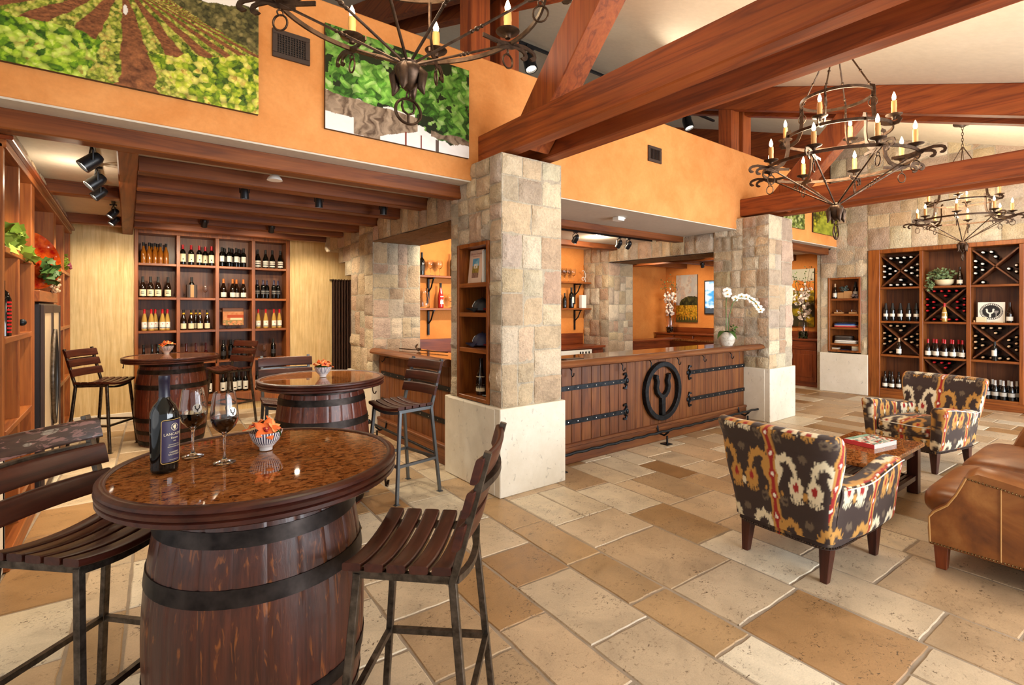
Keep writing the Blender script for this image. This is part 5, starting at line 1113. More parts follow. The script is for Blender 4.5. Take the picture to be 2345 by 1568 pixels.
copy_tree(ch, (6.56, 1.59, 0), math.radians(176-8), 'patterned ikat armchair facing the viewer in front of the wine rack')
# ---------------------------------------------------------------- coffee table and book
t = empty('coffee_table', (0, 0, 0), 0, 'low dark wood coffee table with slatted lower shelf', 'table')
b = MB(); b.box(4.42, 5.53, 1.32, 1.86, .395, .43); b.build('tabletop', M['burl'], t, bevel=.006)
for x in (4.5, 5.45):
    for y in (1.38, 1.80): b = MB(); b.box(x-.04, x+.04, y-.04, y+.04, 0, .395); b.build('leg', M['slatZ'], t, bevel=.004)
b = MB(); b.box(4.54, 5.41, 1.36, 1.385, .33, .395); b.box(4.54, 5.41, 1.795, 1.82, .33, .395); b.build('apron', M['slatX'], t)
b = MB(); b.box(4.54, 5.41, 1.35, 1.38, .12, .16); b.box(4.54, 5.41, 1.80, 1.83, .12, .16); b.box(5.38, 5.41, 1.38, 1.8, .12, .16); b.build('shelf_frame', M['slatX'], t)
for i in range(10): b = MB(); y = 1.4+.041*i; b.box(4.54, 5.38, y, y+.022, .14, .155); b.build('shelf_slat', M['slatX'], t)
def pic_cover(s, t_):
    c = mixc(lin('2c5a55'), lin('7fa39a'), fbm(s*6, t_*6, 7)); f, i = worley(s*14, t_*14, 4); c = np.where((i > .55)[:, None], np.array(lin('d9d2c4')), c); c = np.where((i < .22)[:, None], np.array(lin('a83a2c')), c); return np.where((t_ > .8)[:, None], mixc(lin('1f6b50'), lin('bcd9c8'), fbm(s*20, t_*9, 3)), c)
b = MB(); b.box(-.17, .17, -.12, .12, 0, .035); o = b.build('picture_book', M['white'], loc=(5.12, 1.60, .4305)); o.rotation_euler = (0, 0, -.18); tag(o, 'thick coffee-table book with red spine lying on the coffee table', 'book')
gridpic('cover', (-.172, -.122, .0362), (1, 0, 0), (0, 1, 0), .344, .244, 60, 44, pic_cover, o)
b = MB(); b.box(-.176, -.17, -.122, .122, -.0003, .037); b.build('spine', M['coral'], o, bevel=.002)
# ---------------------------------------------------------------- leather sofa
t = empty('sofa', (0, 0, 0), 0, 'tan leather sofa with brass nailheads cut off by the right edge', 'sofa'); L = M['leather']
SIL = [(.925, .15), (.93, .24), (.926, .32), (.905, .36), (.84, .42), (.80, .49), (.772, .56), (.745, .615), (.70, .64), (.60, .628), (.45, .60), (.2, .64), (-.05, .78), (-.16, .82), (-.2, .7), (-.2, .15)]
def sofaarm(x0, x1, name):
    b = MB(); n = len(SIL); k = 8
    def sec(i, y, z):
        f = i/k; e = .0 if 0 < i < k else .018; cy, cz = .4, .38; s_ = 1-e*1.2
        return (x0+(x1-x0)*f, cy+(y-cy)*s_, cz+(z-cz)*s_+.02*math.sin(PI*f)*(z > .5))
    for i in range(k): b.prism(SIL, lambda y, z, i=i: sec(i, y, z), lambda y, z, i=i: sec(i+1, y, z))
    # drop the inner walls made by stacking
    b2 = MB(); b2.v = b.v; b2.c = b.c
    for i in range(k):
        o = i*(n+2)
        for j, f in enumerate(b.f[o:o+n+2]):
            if j == 0 and i > 0: continue
            if j == 1 and i < k-1: continue
            b2.f.append(f)
    b2.mi = [0]*len(b2.f); return b2.build(name, L, t, smooth=50, merge=True)
a1 = sofaarm(3.925, 4.13, 'armrest'); a2 = sofaarm(5.75, 5.95, 'armrest')
b = MB()
def along(P, step):
    out = []; carry = 0
    for (y0, z0), (y1, z1) in zip(P, P[1:]):
        d = math.hypot(y1-y0, z1-z0); s_ = carry
        while s_ < d: out.append((y0+(y1-y0)*s_/d, z0+(z1-z0)*s_/d)); s_ += step
        carry = s_-d
    return out
edge = [(.748, .6), (.70, .592), (.6, .578), (.45, .552), (.2, .57), (0, .68)]
for y, z in along([(-.18, .165), (.91, .165)], .0155)+along(edge, .0155): b.ball((3.923, y, z), .0058, 6, 4)
b.build('nailhead_trim', M['nail'], a1)
b = MB(); b.tube([(3.921, y, z) for y, z in [(.912, .17), (.917, .32), (.893, .357), (.83, .415), (.79, .488), (.76, .56), (.745, .6)]], .006, 6); b.tube([(3.922, .595, .165+.41*k/10) for k in range(11)], .004, 6); b.build('welt', plain('tan_welt', 'b98a52', .5), a1, smooth=60)
b = MB(); b.box(4.13, 5.75, -.1, .86, .15, .31); b.build('seat_base', L, t, bevel=.03, seg=3, smooth=40)
b = MB(); b.box(4.0, 5.9, -.28, .06, .15, .8); b.build('backrest', L, t, bevel=.07, seg=4, smooth=50)
def softbox(x0, x1, y0, y1, z0, z1, nm, pw=.22):
    cx, cy, hx, hy = (x0+x1)/2, (y0+y1)/2, (x1-x0)/2, (y1-y0)/2; b = MB()
    b.grid(lambda u, v: (cx+hx*sq(math.cos(2*PI*u), pw)*(1-.12*abs(2*v-1)**3), cy+hy*sq(math.sin(2*PI*u), pw)*(1-.12*abs(2*v-1)**3), z0+(z1-z0)*v), 64, 10, cu=True)
    b.grid(lambda u, v: (cx+hx*sq(math.cos(2*PI*u), pw)*.88*(1-v), cy+hy*sq(math.sin(2*PI*u), pw)*.88*(1-v), z1+.035*(1-(1-v)**2)), 64, 8, cu=True)
    return b.build(nm, L, t, smooth=70, merge=True)
softbox(3.99, 4.93, .02, .985, .30, .47, 'seat_cushion'); softbox(4.93, 5.9, .02, .985, .30, .47, 'seat_cushion')
softbox(4.1, 4.92, -.02, .22, .45, .84, 'back_cushion'); softbox(4.93, 5.78, -.02, .22, .45, .84, 'back_cushion')
for x in (4.0, 5.88):
    for y in (.87, -.2):
        b = MB(); b.prism([(-1, -1), (1, -1), (1, 1), (-1, 1)], lambda p, q: (x+p*.036, y+q*.036, .155), lambda p, q: (x+p*.026, y+q*.026, 0)); b.build('leg', M['cherryZ'], t, bevel=.003)
# ---------------------------------------------------------------- chandeliers
def make_chandelier(label, ztop):
    t = empty('chandelier', (0, 0, 0), 0, label, 'chandelier', 'wrought iron candle chandeliers'); I = M['iron']
    P = lambda r, a, z: (r*math.cos(a), r*math.sin(a), z)
    def ring(r, z, w=.011): 
        b = MB(); b.tube([P(r, 2*PI*k/72, z) for k in range(72)], .005, 4, closed=True, flat=(.005, w), up=(1, 0, 0)); b.build('ring', I, t, smooth=50)
    ring(.52, .42); ring(.365, .66); ring(.245, .95)
    b = MB(); b.lathe([(0, -.015), (.012, -.01), (.035, .02), (.05, .06), (.052, .085), (.045, .1), (.03, .108), (.034, .115), (.028, .125), (.01, .13), (0, .13)], 20); hub = b.build('finial', I, t, smooth=50)
    for k in range(4):
        a = PI/4+PI/2*k; b = MB(); b.tube([P(.03, a, .1), P(.058, a, .06), P(.05, a, .0), P(.062, a, -.03)], [.012, .02, .016, .004], 6); b.build('petal', I, hub, smooth=60)
    b = MB(); b.tube([(0, .014*math.cos(q), -.03+.018*math.sin(q)) for q in np.linspace(0, 2*PI, 15)[:-1]], .004, 6, closed=True)
    b.tube([(.052*math.cos(q), 0, -.105+.056*math.sin(q)) for q in np.linspace(0, 2*PI, 29)[:-1]], .006, 6, closed=True)
    b.tube([(x, 0, -.105+z) for x, z in ((-.022, .04), (-.026, .02), (-.02, -.002), (0, -.014), (.02, -.002), (.026, .02), (.022, .04))], .005, 6); b.tube([(0, 0, -.118), (0, 0, -.158)], .005, 6); b.build('pendant_ring', I, hub, smooth=60)
    def candle(r, a, z):
        b = MB(); b.lathe([(0, 0), (.012, .002), (.014, .018), (.024, .026), (.05, .034), (.054, .04), (.05, .041), (.02, .034), (0, .034)], 18, c=P(r, a, z)); cp = b.build('candle_cup', I, t, smooth=50)
        b = MB(); b.lathe([(0, .034), (.0175, .034), (.017, .09), (.0185, .1), (.0165, .142), (.006, .145), (0, .145)], 12, c=P(r, a, z)); cd = b.build('candle', M['candle'], cp, smooth=60)
        b = MB(); b.lathe([(.004, .142), (.012, .155), (.0135, .17), (.009, .188), (.003, .205), (0, .21)], 12, c=P(r, a, z)); b.build('bulb', M['bulb'], cp, smooth=60)
    def hang(r, a, z):
        b = MB(); c, s = math.cos(a+.6), math.sin(a+.6); x, y, _ = P(r, a, 0)
        b.tube([(x, y, z), (x, y, z-.03)], .004, 6); b.tube([(x+.011*c*math.cos(q), y+.011*s*math.cos(q), z-.042+.013*math.sin(q)) for q in np.linspace(0, 2*PI, 13)[:-1]], .0035, 6, closed=True)
        b.tube([(x+.028*math.cos(q)*math.cos(a), y+.028*math.cos(q)*math.sin(a), z-.088+.036*math.sin(q)) for q in np.linspace(0, 2*PI, 19)[:-1]], .0045, 6, closed=True); b.build('hanging_ring', I, t, smooth=60)
    for k in range(8):
        a = math.radians(49.3+45*k)
        candle(.50, a, .435); hang(.50, a, .405)
        b = MB()
        for ro, dz in ((.665, .0), (.61, -.018)):
            pts = [P(.36 if ro > .65 else .44, a, .40+dz), P(.46, a, .40+dz), P(.52, a, .415+dz), P(ro-.06, a, .432+dz), P(ro-.02, a, .425+dz)]
            cr, cz = ro-.02, .395+dz
            pts += [P(cr+(.03-.004*j)*math.sin(j*.62), a, cz+(.03-.004*j)*math.cos(j*.62)) for j in range(1, 7)]
            b.tube(pts, .005, 4, flat=(.004, .010), up=(-math.sin(a), math.cos(a), 0))
        b.build('scroll_arm', I, t, smooth=50)
        b = MB(); p0, p1 = Vector(P(.5, a, .405)), Vector(P(.022, a, .115)); b.tube([p0, p1], .0058, 6); m = p0.lerp(p1, .5)
        for f in (-.022, 0, .022): b.ball(m+(p1-p0).normalized()*f, .0105 if f == 0 else .0085, 8, 5)
        b.build('rod', I, t, smooth=60)
    for k in range(4):
        a = math.radians(49.3+90*k)
        b = MB(); b.tube([P(r, a, z) for r, z in ((.345, .70), (.368, .69), (.372, .66), (.368, .56), (.38, .49), (.41, .44), (.455, .415), (.50, .408))], .005, 4, flat=(.004, .014), up=(-math.sin(a), math.cos(a), 0)); b.build('strap', I, t, smooth=50)
        a2 = a+PI/4; b = MB(); b.tube([P(r, a2, z) for r, z in ((.225, .985), (.248, .975), (.25, .95), (.248, .82), (.255, .75), (.28, .69), (.32, .665), (.365, .655), (.40, .66), (.412, .68), (.40, .698), (.386, .69))], .005, 4, flat=(.004, .014), up=(-math.sin(a2), math.cos(a2), 0)); b.build('strap', I, t, smooth=50)
        candle(.375, a2, .68); hang(.245, a2, .945)
        b = MB(); p0, p1 = Vector(P(.245, a2, .96)), Vector(P(.015, a2, 1.42)); b.tube([p0, p1], .0058, 6)
        for f in (.35, .1): b.ball(p0.lerp(p1, f), .0115, 8, 5)
        b.build('rod', I, t, smooth=60)
    n = max(2, int((ztop-1.43)/.045)); b = MB()
    for i in range(n):
        z = 1.44+(ztop-.05-1.44)*(i+.5)/n; s = i % 2
        b.tube([((.011*math.cos(q))*s, (.011*math.cos(q))*(1-s), z+.028*math.sin(q)) for q in np.linspace(0, 2*PI, 11)[:-1]], .0035, 5, closed=True)
    b.ball((0, 0, 1.42), .022, 8, 6); b.build('chain', I, t, smooth=60)
    b = MB(); b.lathe([(0, ztop-.055), (.03, ztop-.05), (.04, ztop-.035), (.095, ztop-.022), (.105, ztop-.008), (.1, ztop+.03), (0, ztop+.03)], 24); b.build('canopy', M['brown'], t, smooth=50)
    return t
rzf = lambda y: 3.597+y/3
for (x, y, z, lab) in ((.99, 2.06, 2.575, 'nearest chandelier, cropped by the top edge of the photo'), (4.47, 1.63, 2.31, 'middle three-tier chandelier in front of the far truss'), (9.34, 1.81, 2.43, 'farthest chandelier hanging in front of the wine rack')):
    c = make_chandelier(lab, rzf(y)-z); c.location = (x, y, z)
    if y > 2: c.scale = (1.17, 1.17, .98)
# ---------------------------------------------------------------- track spotlights
def spotlight(loc, dirv, label, sc=1.0, drop=.09, group='track spotlights'):
    t = empty('track_spotlight', loc, 0, label, 'spotlight', group); d = Vector(dirv).normalized()
    q = d.to_track_quat('Z', 'Y').to_matrix(); s = sc
    pos = Vector((0, 0, -drop*s))
    b = MB(); b.lathe([(0, -.05*s), (.022*s, -.05*s), (.03*s, -.035*s), (.034*s, -.02*s), (.036*s, .05*s), (.03*s, .05*s), (.028*s, .03*s), (0, .03*s)], 16); b.xform(lambda x, y, z: pos+q @ Vector((x, y, z))); b.build('housing', M['blackpaint'], t, smooth=50)
    b = MB(); b.lathe([(.0285*s, .038*s), (0, .038*s)], 16, cap=False); b.xform(lambda x, y, z: pos+q @ Vector((x, y, z))); b.build('lens', M['lens'], t)
    sd = q @ Vector((1, 0, 0)); b = MB(); b.tube([pos+sd*.04*s, pos+sd*.042*s+Vector((0, 0, .05*s)), Vector((0, 0, -.012*s)), pos-sd*.042*s+Vector((0, 0, .05*s)), pos-sd*.04*s], .005*s, 6); b.box(-.03*s, .03*s, -.014*s, .014*s, -.014*s, 0); b.build('yoke', M['blackpaint'], t, smooth=50)
    return t
b = MB(); b.box(-.215, -.185, 4.35, 6.0, 2.735, 2.764); tag(b.build('light_track', M['blackpaint']), 'black light track on the ceiling beside the left cabinet', 'light track')
b = MB(); b.box(-.14, -.11, 6.6, 8.0, 2.735, 2.764); tag(b.build('light_track', M['blackpaint']), 'short black light track beyond the short joist', 'light track')
for i, (x, y, s) in enumerate(((-.2, 4.55, 1.35), (-.2, 5.25, 1.35), (-.2, 5.85, 1.2), (-.125, 7.05, 1.1), (-.125, 7.65, 1.1))): spotlight((x, y, 2.74), (-.75, -.15, -.75) if i < 3 else (-.6, -.2, -.8), f'black track spotlight near left cabinet, {ORD[i]} counting from the front', s)
for x, y, l in ((.849, 5.145, 'left spotlight of three hung between the middle joists'), (1.508, 5.145, 'middle spotlight of three hung between the middle joists'), (2.171, 5.12, 'right lit spotlight of three hung between the middle joists')): spotlight((x, y, 2.762), (.05, .1, -1), l, 1.0, .11)
for x, y, l in ((.76, 7.33, 'left spotlight above the bottle shelf'), (1.526, 7.3, 'right spotlight above the bottle shelf')): spotlight((x, y, 2.762), (0, .6, -.8), l, 1.0, .1)
b = MB(); b.box(4.0, 7.1, 5.385, 5.415, 2.735, 2.764); tag(b.build('light_track', M['blackpaint']), 'black light track over the bar between two joists', 'light track')
for x, l in ((5.3, 'left'), (6.27, 'middle'), (6.5, 'right')): spotlight((x, 5.4, 2.74), (.1, .7, -.7), f'{l} black spotlight on the bar track', 1.2)
b = MB(); b.box(2.0, 9.6, 5.73, 5.77, 5.44, 5.475); tag(b.build('light_track', M['blackpaint']), 'long black light track under the sloping roof', 'light track')
for x, l in ((4.70, 'left'), (5.64, 'middle'), (8.67, 'right')): spotlight((x, 5.75, 5.45), (0, -.35, -1), f'{l} large roof-track spotlight seen beyond the truss braces', 2.6)
for x, y, l in ((8.55, 4.75, 'blue-black spotlight in the hall, nearer the archway'), (9.2, 5.4, 'second spotlight under the hall joists'), (9.9, 6.2, 'lit spotlight under the hall joists'), (10.25, 4.6, 'spotlight above the hall painting by the passage')): spotlight((x, y, 2.64), (.5, .2, -.8), l, 1.1)
# ---------------------------------------------------------------- ceiling devices and vents
b = MB(); b.lathe([(0, -.04), (.045, -.04), (.06, -.025), (.065, 0), (0, 0)], 20, c=(.426, 4.48, 2.765)); tag(b.build('smoke_detector', M['white'], smooth=40), 'white smoke detector on the alcove ceiling by the front joist', 'smoke detector')
t = empty('emergency_light', (.965, 4.5, 2.765), 0, 'white and silver twin-head emergency light under the alcove ceiling', 'emergency light')
b = MB(); b.box(-.05, .09, -.05, .05, -.05, 0); b.build('housing', M['chrome'], t, bevel=.01)
b = MB(); b.lathe([(0, .05), (.03, .045), (.055, .015), (.06, 0), (0, 0)], 18, c=(0, 0, -.11)); b.tube([(0, 0, -.05), (0, 0, -.07)], .012, 8); b.build('lamp_head', M['white'], t, smooth=50)
t = empty('ceiling_sensor', (4.98, 4.3, 2.765), 0, 'small white ceiling sensor block above the bar', 'sensor')
b = MB(); b.box(-.06, .06, -.05, .05, -.05, 0); b.build('housing', M['white'], t, bevel=.006)
b = MB(); b.box(-.02, .11, -.02, .02, -.018, 0); b.build('bracket', M['white'], t)
def vent(x0, x1, z0, z1, nx, nz, label):
    t = empty('air_vent', (0, 0, 0), 0, label, 'air vent'); y = 3.94; f = .035
    b = MB()
    for q in ((x0, x1, z0, z0+f), (x0, x1, z1-f, z1), (x0, x0+f, z0+f, z1-f), (x1-f, x1, z0+f, z1-f)): b.box(q[0], q[1], y-.018, y-.001, q[2], q[3])
    b.build('frame', M['brown'], t, bevel=.003)
    b = MB(); b.box(x0+f, x1-f, y-.004, y-.001, z0+f, z1-f); b.build('duct', M['blackpaint'], t)
    b = MB()
    for i in range(nx): x = x0+f+(x1-x0-2*f)*(i+.5)/nx; b.box(x-.003, x+.003, y-.014, y-.004, z0+f, z1-f)
    for i in range(nz): z = z0+f+(z1-z0-2*f)*(i+.5)/nz; b.box(x0+f, x1-f, y-.012, y-.004, z-.002, z+.002)
    b.build('grille', M['brown'], t)
vent(.827, 1.087, 3.415, 3.618, 10, 8, 'brown grid air vent on the orange wall between the vineyard photographs'); vent(5.1, 5.362, 3.42, 3.615, 8, 0, 'small dark slotted air vent on the orange wall above the bar')
# ---------------------------------------------------------------- wall pictures
C_ = lambda h: np.array(lin(h))
def leafy(x, y, sc, seed, cols):
    f, i = worley(x*sc, y*sc, seed); f2, i2 = worley(x*sc*2.3+5, y*sc*2.3, seed+3); n = len(cols)-1
    v = np.clip(i*.72+i2*.28, 0, .999)*n; k = v.astype(int); c = np.array(cols); o = c[k]*(1-(v-k))[:, None]+c[np.minimum(k+1, n)]*(v-k)[:, None]
    return o*(1.08-.75*np.clip(f, 0, 1))[:, None]
LEAF = [C_(h) for h in ('20330c', '4c7014', '86a51f', 'bccb3a', 'e4e276', 'a8731f')]
def vineyard(s, t):
    X = -1.0+1.733*s; Z = 2.965+.935*t; vx, vz = -.02, 3.60
    dep = np.maximum(vz-Z, .02); k = (X-vx)/dep+(fbm(X*14, Z*14, 2)-.5)*.12
    soil = mixc(C_('4a2614'), C_('9a5f38'), fbm(k*14, 1.2/dep*9, 3)*1.3-.15); soil = soil*(.75+.6*vn(X*160, Z*160, 4))[:, None]
    ph = ((k-.13)/.62+.5) % 1.0-.5; hedge = abs(ph) > .27
    hc = leafy(X, Z, 46, 5, [C_(h) for h in ('31400f', '6c7d1e', 'a3a838', 'd4cd62', 'b88a35')])
    c = np.where(hedge[:, None], hc, soil)
    nl = (Z < 3.235+(fbm(X*9, Z*2, 9)-.5)*.1) & (X < -.10-.10*(3.235-Z)/.27+(fbm(X*3, Z*16, 8)-.5)*.06); nr = (Z < 3.21+.21*(X-.085)+(fbm(X*12, Z*3, 7)-.5)*.08) & (X > .085+.19*(3.22-Z)/.24+(fbm(Z*16, X*4, 6)-.5)*.05)
    big = leafy(X+(fbm(X*8, Z*8, 1)-.5)*.05, Z, 26, 11, LEAF); bigr = big*np.array([1.12, 1.02, .9]); c = np.where(nl[:, None], big*np.array([.85, .98, .8]), c); c = np.where(nr[:, None], bigr, c)
    woods = (Z > 3.587-.385*(X-.196)+(fbm(X*20, Z*4, 3)-.5)*.03) & (X > .05); wc = leafy(X, Z, 34, 21, [C_(h) for h in ('2e2c16', '55502a', '7c7140', 'a08f58')]); c = np.where(woods[:, None], wc, c)
    sky = Z > 3.655+.12*(X-.4)+(fbm(X*14, Z*2, 3)-.5)*.06; c = np.where((sky & (X > .1))[:, None], C_('efe6dd'), c)
    man = (np.hypot((X+.012)/.012, (Z-3.435)/.03) < 1); c = np.where(man[:, None], C_('e8e2d8'), c); return c
def vinetrunk(s, t):
    c = np.tile(C_('efe8e2'), (len(s), 1))*(.9+.12*fbm(s*20, t*20, 3))[:, None]
    n = (fbm(s*10, t*10, 4)-.5); lf = leafy(s*1.6+.05*n+.02*np.sin(t*40), t+.015*np.sin(s*60), 13, 31, [C_(h) for h in ('1c2f12', '3c6a1e', '62a035', '92c458', 'c8dd9c')]); lf = lf*(.85+.6*np.exp(-((s-.35)**2/.06+(t-.5)**2/.05)))[:, None]
    bot = np.where(s < .58, .37-.12*s+.16*n, .10+.24*(abs(s-.78)/.22)*.5+.2*n); leaf = t > bot; c = np.where(leaf[:, None], lf, c)
    gap = leaf & (fbm(s*13+3, t*9, 8) < .36); c = np.where(gap[:, None], C_('20270f'), c)
    top = .37-.12*s+.05*n; lo = np.where(s < .17, .17, np.where(s < .34, -.01, .04+.45*(s-.34)**1))+.05*n; tr = (t < top) & (t > lo) & (s < .6)
    bark = mixc(C_('4a3322'), C_('b39a80'), fbm(s*42+6*n, t*9-s*5, 6)*1.5-.25); c = np.where(tr[:, None], bark, c)
    br = (abs(t-.17-.1*n) < .035) & (s > .7); c = np.where(br[:, None], bark*.8, c)
    for p in (.515, .625): c = np.where(((abs(s-p) < .006) & (t < .14))[:, None], C_('7a3426'), c)
    c = np.where(((abs(s-.745) < .012) & (t < .13))[:, None], C_('5a4a40'), c); return c
def picture(x0, x1, z0, z1, y, fn, nu, nv, label, name='vineyard_photograph'):
    b = MB(); b.box(x0, x1, y-.03, y-.001, z0, z1); o = b.build(name, M['brown']); tag(o, label, 'picture')
    gridpic('print', (x0, y-.0305, z0), (1, 0, 0), (0, 0, 1), x1-x0, z1-z0, nu, nv, fn, o); return o
picture(-1.0, .733, 2.965, 3.9, 3.94, vineyard, 380, 210, 'large photograph of vineyard rows on the orange wall at left')
picture(1.194, 2.482, 2.97, 3.772, 3.94, vinetrunk, 320, 200, 'photograph of an old vine trunk with green leaves behind the nearest chandelier')
def lane(s, t):
    c = leafy(s, t, 12, 41, [C_(h) for h in ('241f0c', '5d6014', 'a6a022', 'd8c83a')]); x = abs(s-.5)/np.maximum(.75-t, .05)
    c = np.where(((t < .5) & (x < .7))[:, None], mixc(C_('4f5f14'), C_('b5b53a'), fbm(s*9, t*14, 5)), c); c = np.where(((t > .86) & (abs(s-.4) < .2))[:, None], C_('dfe4e6'), c); c = np.where(((abs((s*7) % 1-.5) < .09) & (t > .35) & (x > .7))[:, None], C_('2a1c10'), c); return c
picture(8.6, 9.394, 2.973, 3.6, 3.94, lambda s, t: leafy(s, t, 14, 44, [C_(h) for h in ('1c2410', '4f5f22', '8f9c4a', 'cfd0a0')]), 60, 50, 'small green woodland photograph above the right passage, left of pair')
picture(9.74, 10.84, 2.965, 3.65, 3.94, lane, 110, 70, 'sunlit vineyard lane photograph above the right passage')
def hallart(s, t):
    c = leafy(s, t, 13, 51, [C_(h) for h in ('3a2c08', '8a7a10', 'c9a414', 'e8c832')]); c = np.where((t > .62)[:, None], mixc(C_('c4561c'), C_('e89a32'), fbm(s*8, t*8, 3)), c); c = np.where((t > .78+.1*(fbm(s*4, t, 2)-.5))[:, None], mixc(C_('d9d2bf'), C_('b9bfae'), fbm(s*3, t*3, 5)), c)
    return np.where(((t < .4) & (fbm(s*5, t*7, 8) > .45) & (s > .2))[:, None], C_('3a321c')*(.7+.6*fbm(s*20, t*20, 9))[:, None], c)
def oakart(s, t):
    c = mixc(C_('8f8f92'), C_('c9b9a6'), fbm(s*5, t*5, 61)); c = np.where(((t > .5) & (fbm(s*6, t*9, 63) > .5))[:, None], mixc(C_('c9a78f'), C_('8f8a86'), fbm(s*30, t*30, 6)), c)
    hill = np.hypot((s-.75)/.6, (t-.38)/.17) < 1+.2*(fbm(s*9, t*9, 4)-.5); c = np.where(hill[:, None], leafy(s, t, 14, 62, [C_(h) for h in ('1c1a0c', '3a3618', '5d5426')]), c)
    c = np.where((t < .36)[:, None], leafy(s, t*1.6, 16, 64, [C_(h) for h in ('5a3a0c', 'b0801c', 'dca628', 'c2531c')]), c); return np.where((t < .08+.04*np.sin(s*50))[:, None], C_('4a4420'), c)
def sidepic(y1, y0, z0, z1, x, fn, nu, nv, label, mat='pic', frame='brown', name='landscape_painting', cat='painting'):
    b = MB(); b.box(x-.035, x-.001, y0, y1, z0, z1); o = b.build(name, M[frame]); tag(o, label, cat)
    m = .0 if mat == 'pic' else .03
    gridpic('picture_surface', (x-.0355, y1-m, z0+m), (0, -1, 0), (0, 0, 1), y1-y0-2*m, z1-z0-2*m, nu, nv, fn, o, mat=mat); return o
sidepic(6.2, 4.63, 1.21, 2.45, 11.6, hallart, 140, 110, 'yellow and orange landscape painting in the right passage')
sidepic(8.01, 7.39, 1.24, 2.47, 11.6, oakart, 70, 130, 'tall landscape painting with dark oak hill in the hall')
def tvsky(s, t):
    c = mixc(C_('2f86c9'), C_('dcecf5'), ss(.35, .65, fbm(s*4, t*6, 71))*.9); return np.where((t < .1+.1*fbm(s*9, t, 3))[:, None], C_('39424a'), c)
sidepic(7.19, 6.2, 1.45, 2.3, 11.6, tvsky, 60, 50, 'wall television showing a blue sky behind the far column', 'screen', 'blackpaint', 'television', 'television')
# ---------------------------------------------------------------- hall cabinets, desk
t = empty('credenza', (0, 0, 0), 0, 'long dark cherry cabinet along the hall wall under the paintings', 'cabinet')
b = MB(); b.box(11.03, 11.585, 4.35, 8.3, .935, .975); b.build('top', M['cherryY'], t, bevel=.006)
b = MB(); b.box(11.56, 11.59, 4.31, 8.3, .976, 1.11); b.build('backsplash', M['cherryY'], t, bevel=.003)
b = MB(); b.box(11.07, 11.58, 4.35, 8.28, 0, .935); b.build('body', M['cherryY'], t)
for i in range(7):
    y = 4.36+.56*i; b = MB(); b.box(11.05, 11.07, y+.02, y+.54, .76, .92); b.build('drawer', M['cherryY'], t, bevel=.004)
    b = MB(); b.box(11.05, 11.07, y+.02, y+.54, .1, .74); d = b.build('door', M['cherryZ'], t, bevel=.004); b = MB(); b.box(11.04, 11.05, y+.09, y+.47, .2, .66); b.build('door_panel', M['cherryZ'], d, bevel=.006)
b = MB(); b.box(11.0, 11.06, 4.295, 4.345, 0, 2.66); tag(b.build('wooden_post', M['cherryZ'], bevel=.004), 'tall narrow cherry wood post at the end of the passage cabinet', 'post')
t = empty('reception_desk', (0, 0, 0), 0, 'dark cherry reception desk with raised ledge behind the bar', 'desk')
b = MB(); b.box(8.3, 10.15, 6.85, 7.25, .88, .92); b.build('ledge', M['cherryX'], t, bevel=.006)
b = MB(); b.box(9.75, 10.15, 5.7, 6.85, .88, .92); b.build('ledge', M['burl'], t, bevel=.006)
b = MB(); b.box(8.38, 10.1, 6.95, 7.2, 0, .88); b.build('body', M['cherryX'], t)
b = MB(); b.box(9.8, 10.1, 5.75, 6.95, 0, .88); b.build('body', M['cherryY'], t)
b = MB(); b.box(8.32, 8.38, 6.8, 7.22, 0, .88); b.build('end_panel', M['cherryZ'], t, bevel=.004)
# ---------------------------------------------------------------- plants
def vase(loc, label, h=.38, r=.1, fill='kraft', seed=1, spread=.28, top=1.2):
    t = empty('blossom_vase', loc, 0, label, 'vase'); q = random.Random(seed)
    b = MB(); b.lathe([(0, 0), (r*.75, 0), (r, .1), (r*1.0, h*.6), (r*.85, h), (r*.82, h), (r*.96, h*.6), (r*.95, .1), (r*.7, .012), (0, .012)], 24); b.build('glass_vase', M['glass'], t, smooth=50)
    b = MB()
    for _ in range(90): a = q.uniform(0, 6.28); rr = r*.8*math.sqrt(q.random()); b.ball((rr*math.cos(a), rr*math.sin(a), .02+q.uniform(0, .12)), .017, 6, 4)
    b.build('pebbles', M[fill], t, smooth=60)['kind'] = 'stuff'
    br = MB(); bl = MB(); lf = MB()
    for k in range(9):
        a = q.uniform(0, 6.28); sp = q.uniform(.3, 1)*spread; hh = top*q.uniform(.7, 1)
        P = [Vector((sp*f*f*math.cos(a)+.03*math.sin(f*9+k)*f, sp*f*f*math.sin(a)+.03*math.cos(f*7+k)*f, .05+hh*f)) for f in np.linspace(0, 1, 9)]
        br.tube(P, [.007-.0006*i for i in range(9)], 5)
        for f in range(20):
            i = q.randrange(3, 9); p = P[i]+Vector((q.uniform(-.09, .09), q.uniform(-.09, .09), q.uniform(-.06, .06)))
            (bl if (i < 7 and q.random() < .7) else lf)
            if i < 7 and q.random() < .75:
                for _ in range(3): leaf(bl, tuple(p+Vector((q.uniform(-.02, .02),)*3)), .036, q.uniform(-1.5, 1.5), q.uniform(-1.5, 1.5), q.uniform(0, 6), False)
            else: leaf(lf, tuple(p), .02, q.uniform(-1.5, 1.5), q.uniform(-1.5, 1.5), q.uniform(0, 6), False)
    br.build('branches', M['branch'], t, smooth=60); bl.build('blossoms', M['blossom'], t); lf.build('leaves', M['stemgreen'], t)
    return t
vase((11.14, 7.9, .976), 'tall glass vase of white blossom branches in the hall corner', seed=2, spread=.33, top=1.42)
vase((11.16, 4.68, .976), 'glass vase of pink-white blossom branches on the passage cabinet', fill='green', seed=5, h=.34, spread=.33, top=1.4)
t = empty('orchid_plant', (6.49, 3.70, 1.096), 0, 'white orchid in a banded grey pot at the right end of the bar', 'plant')
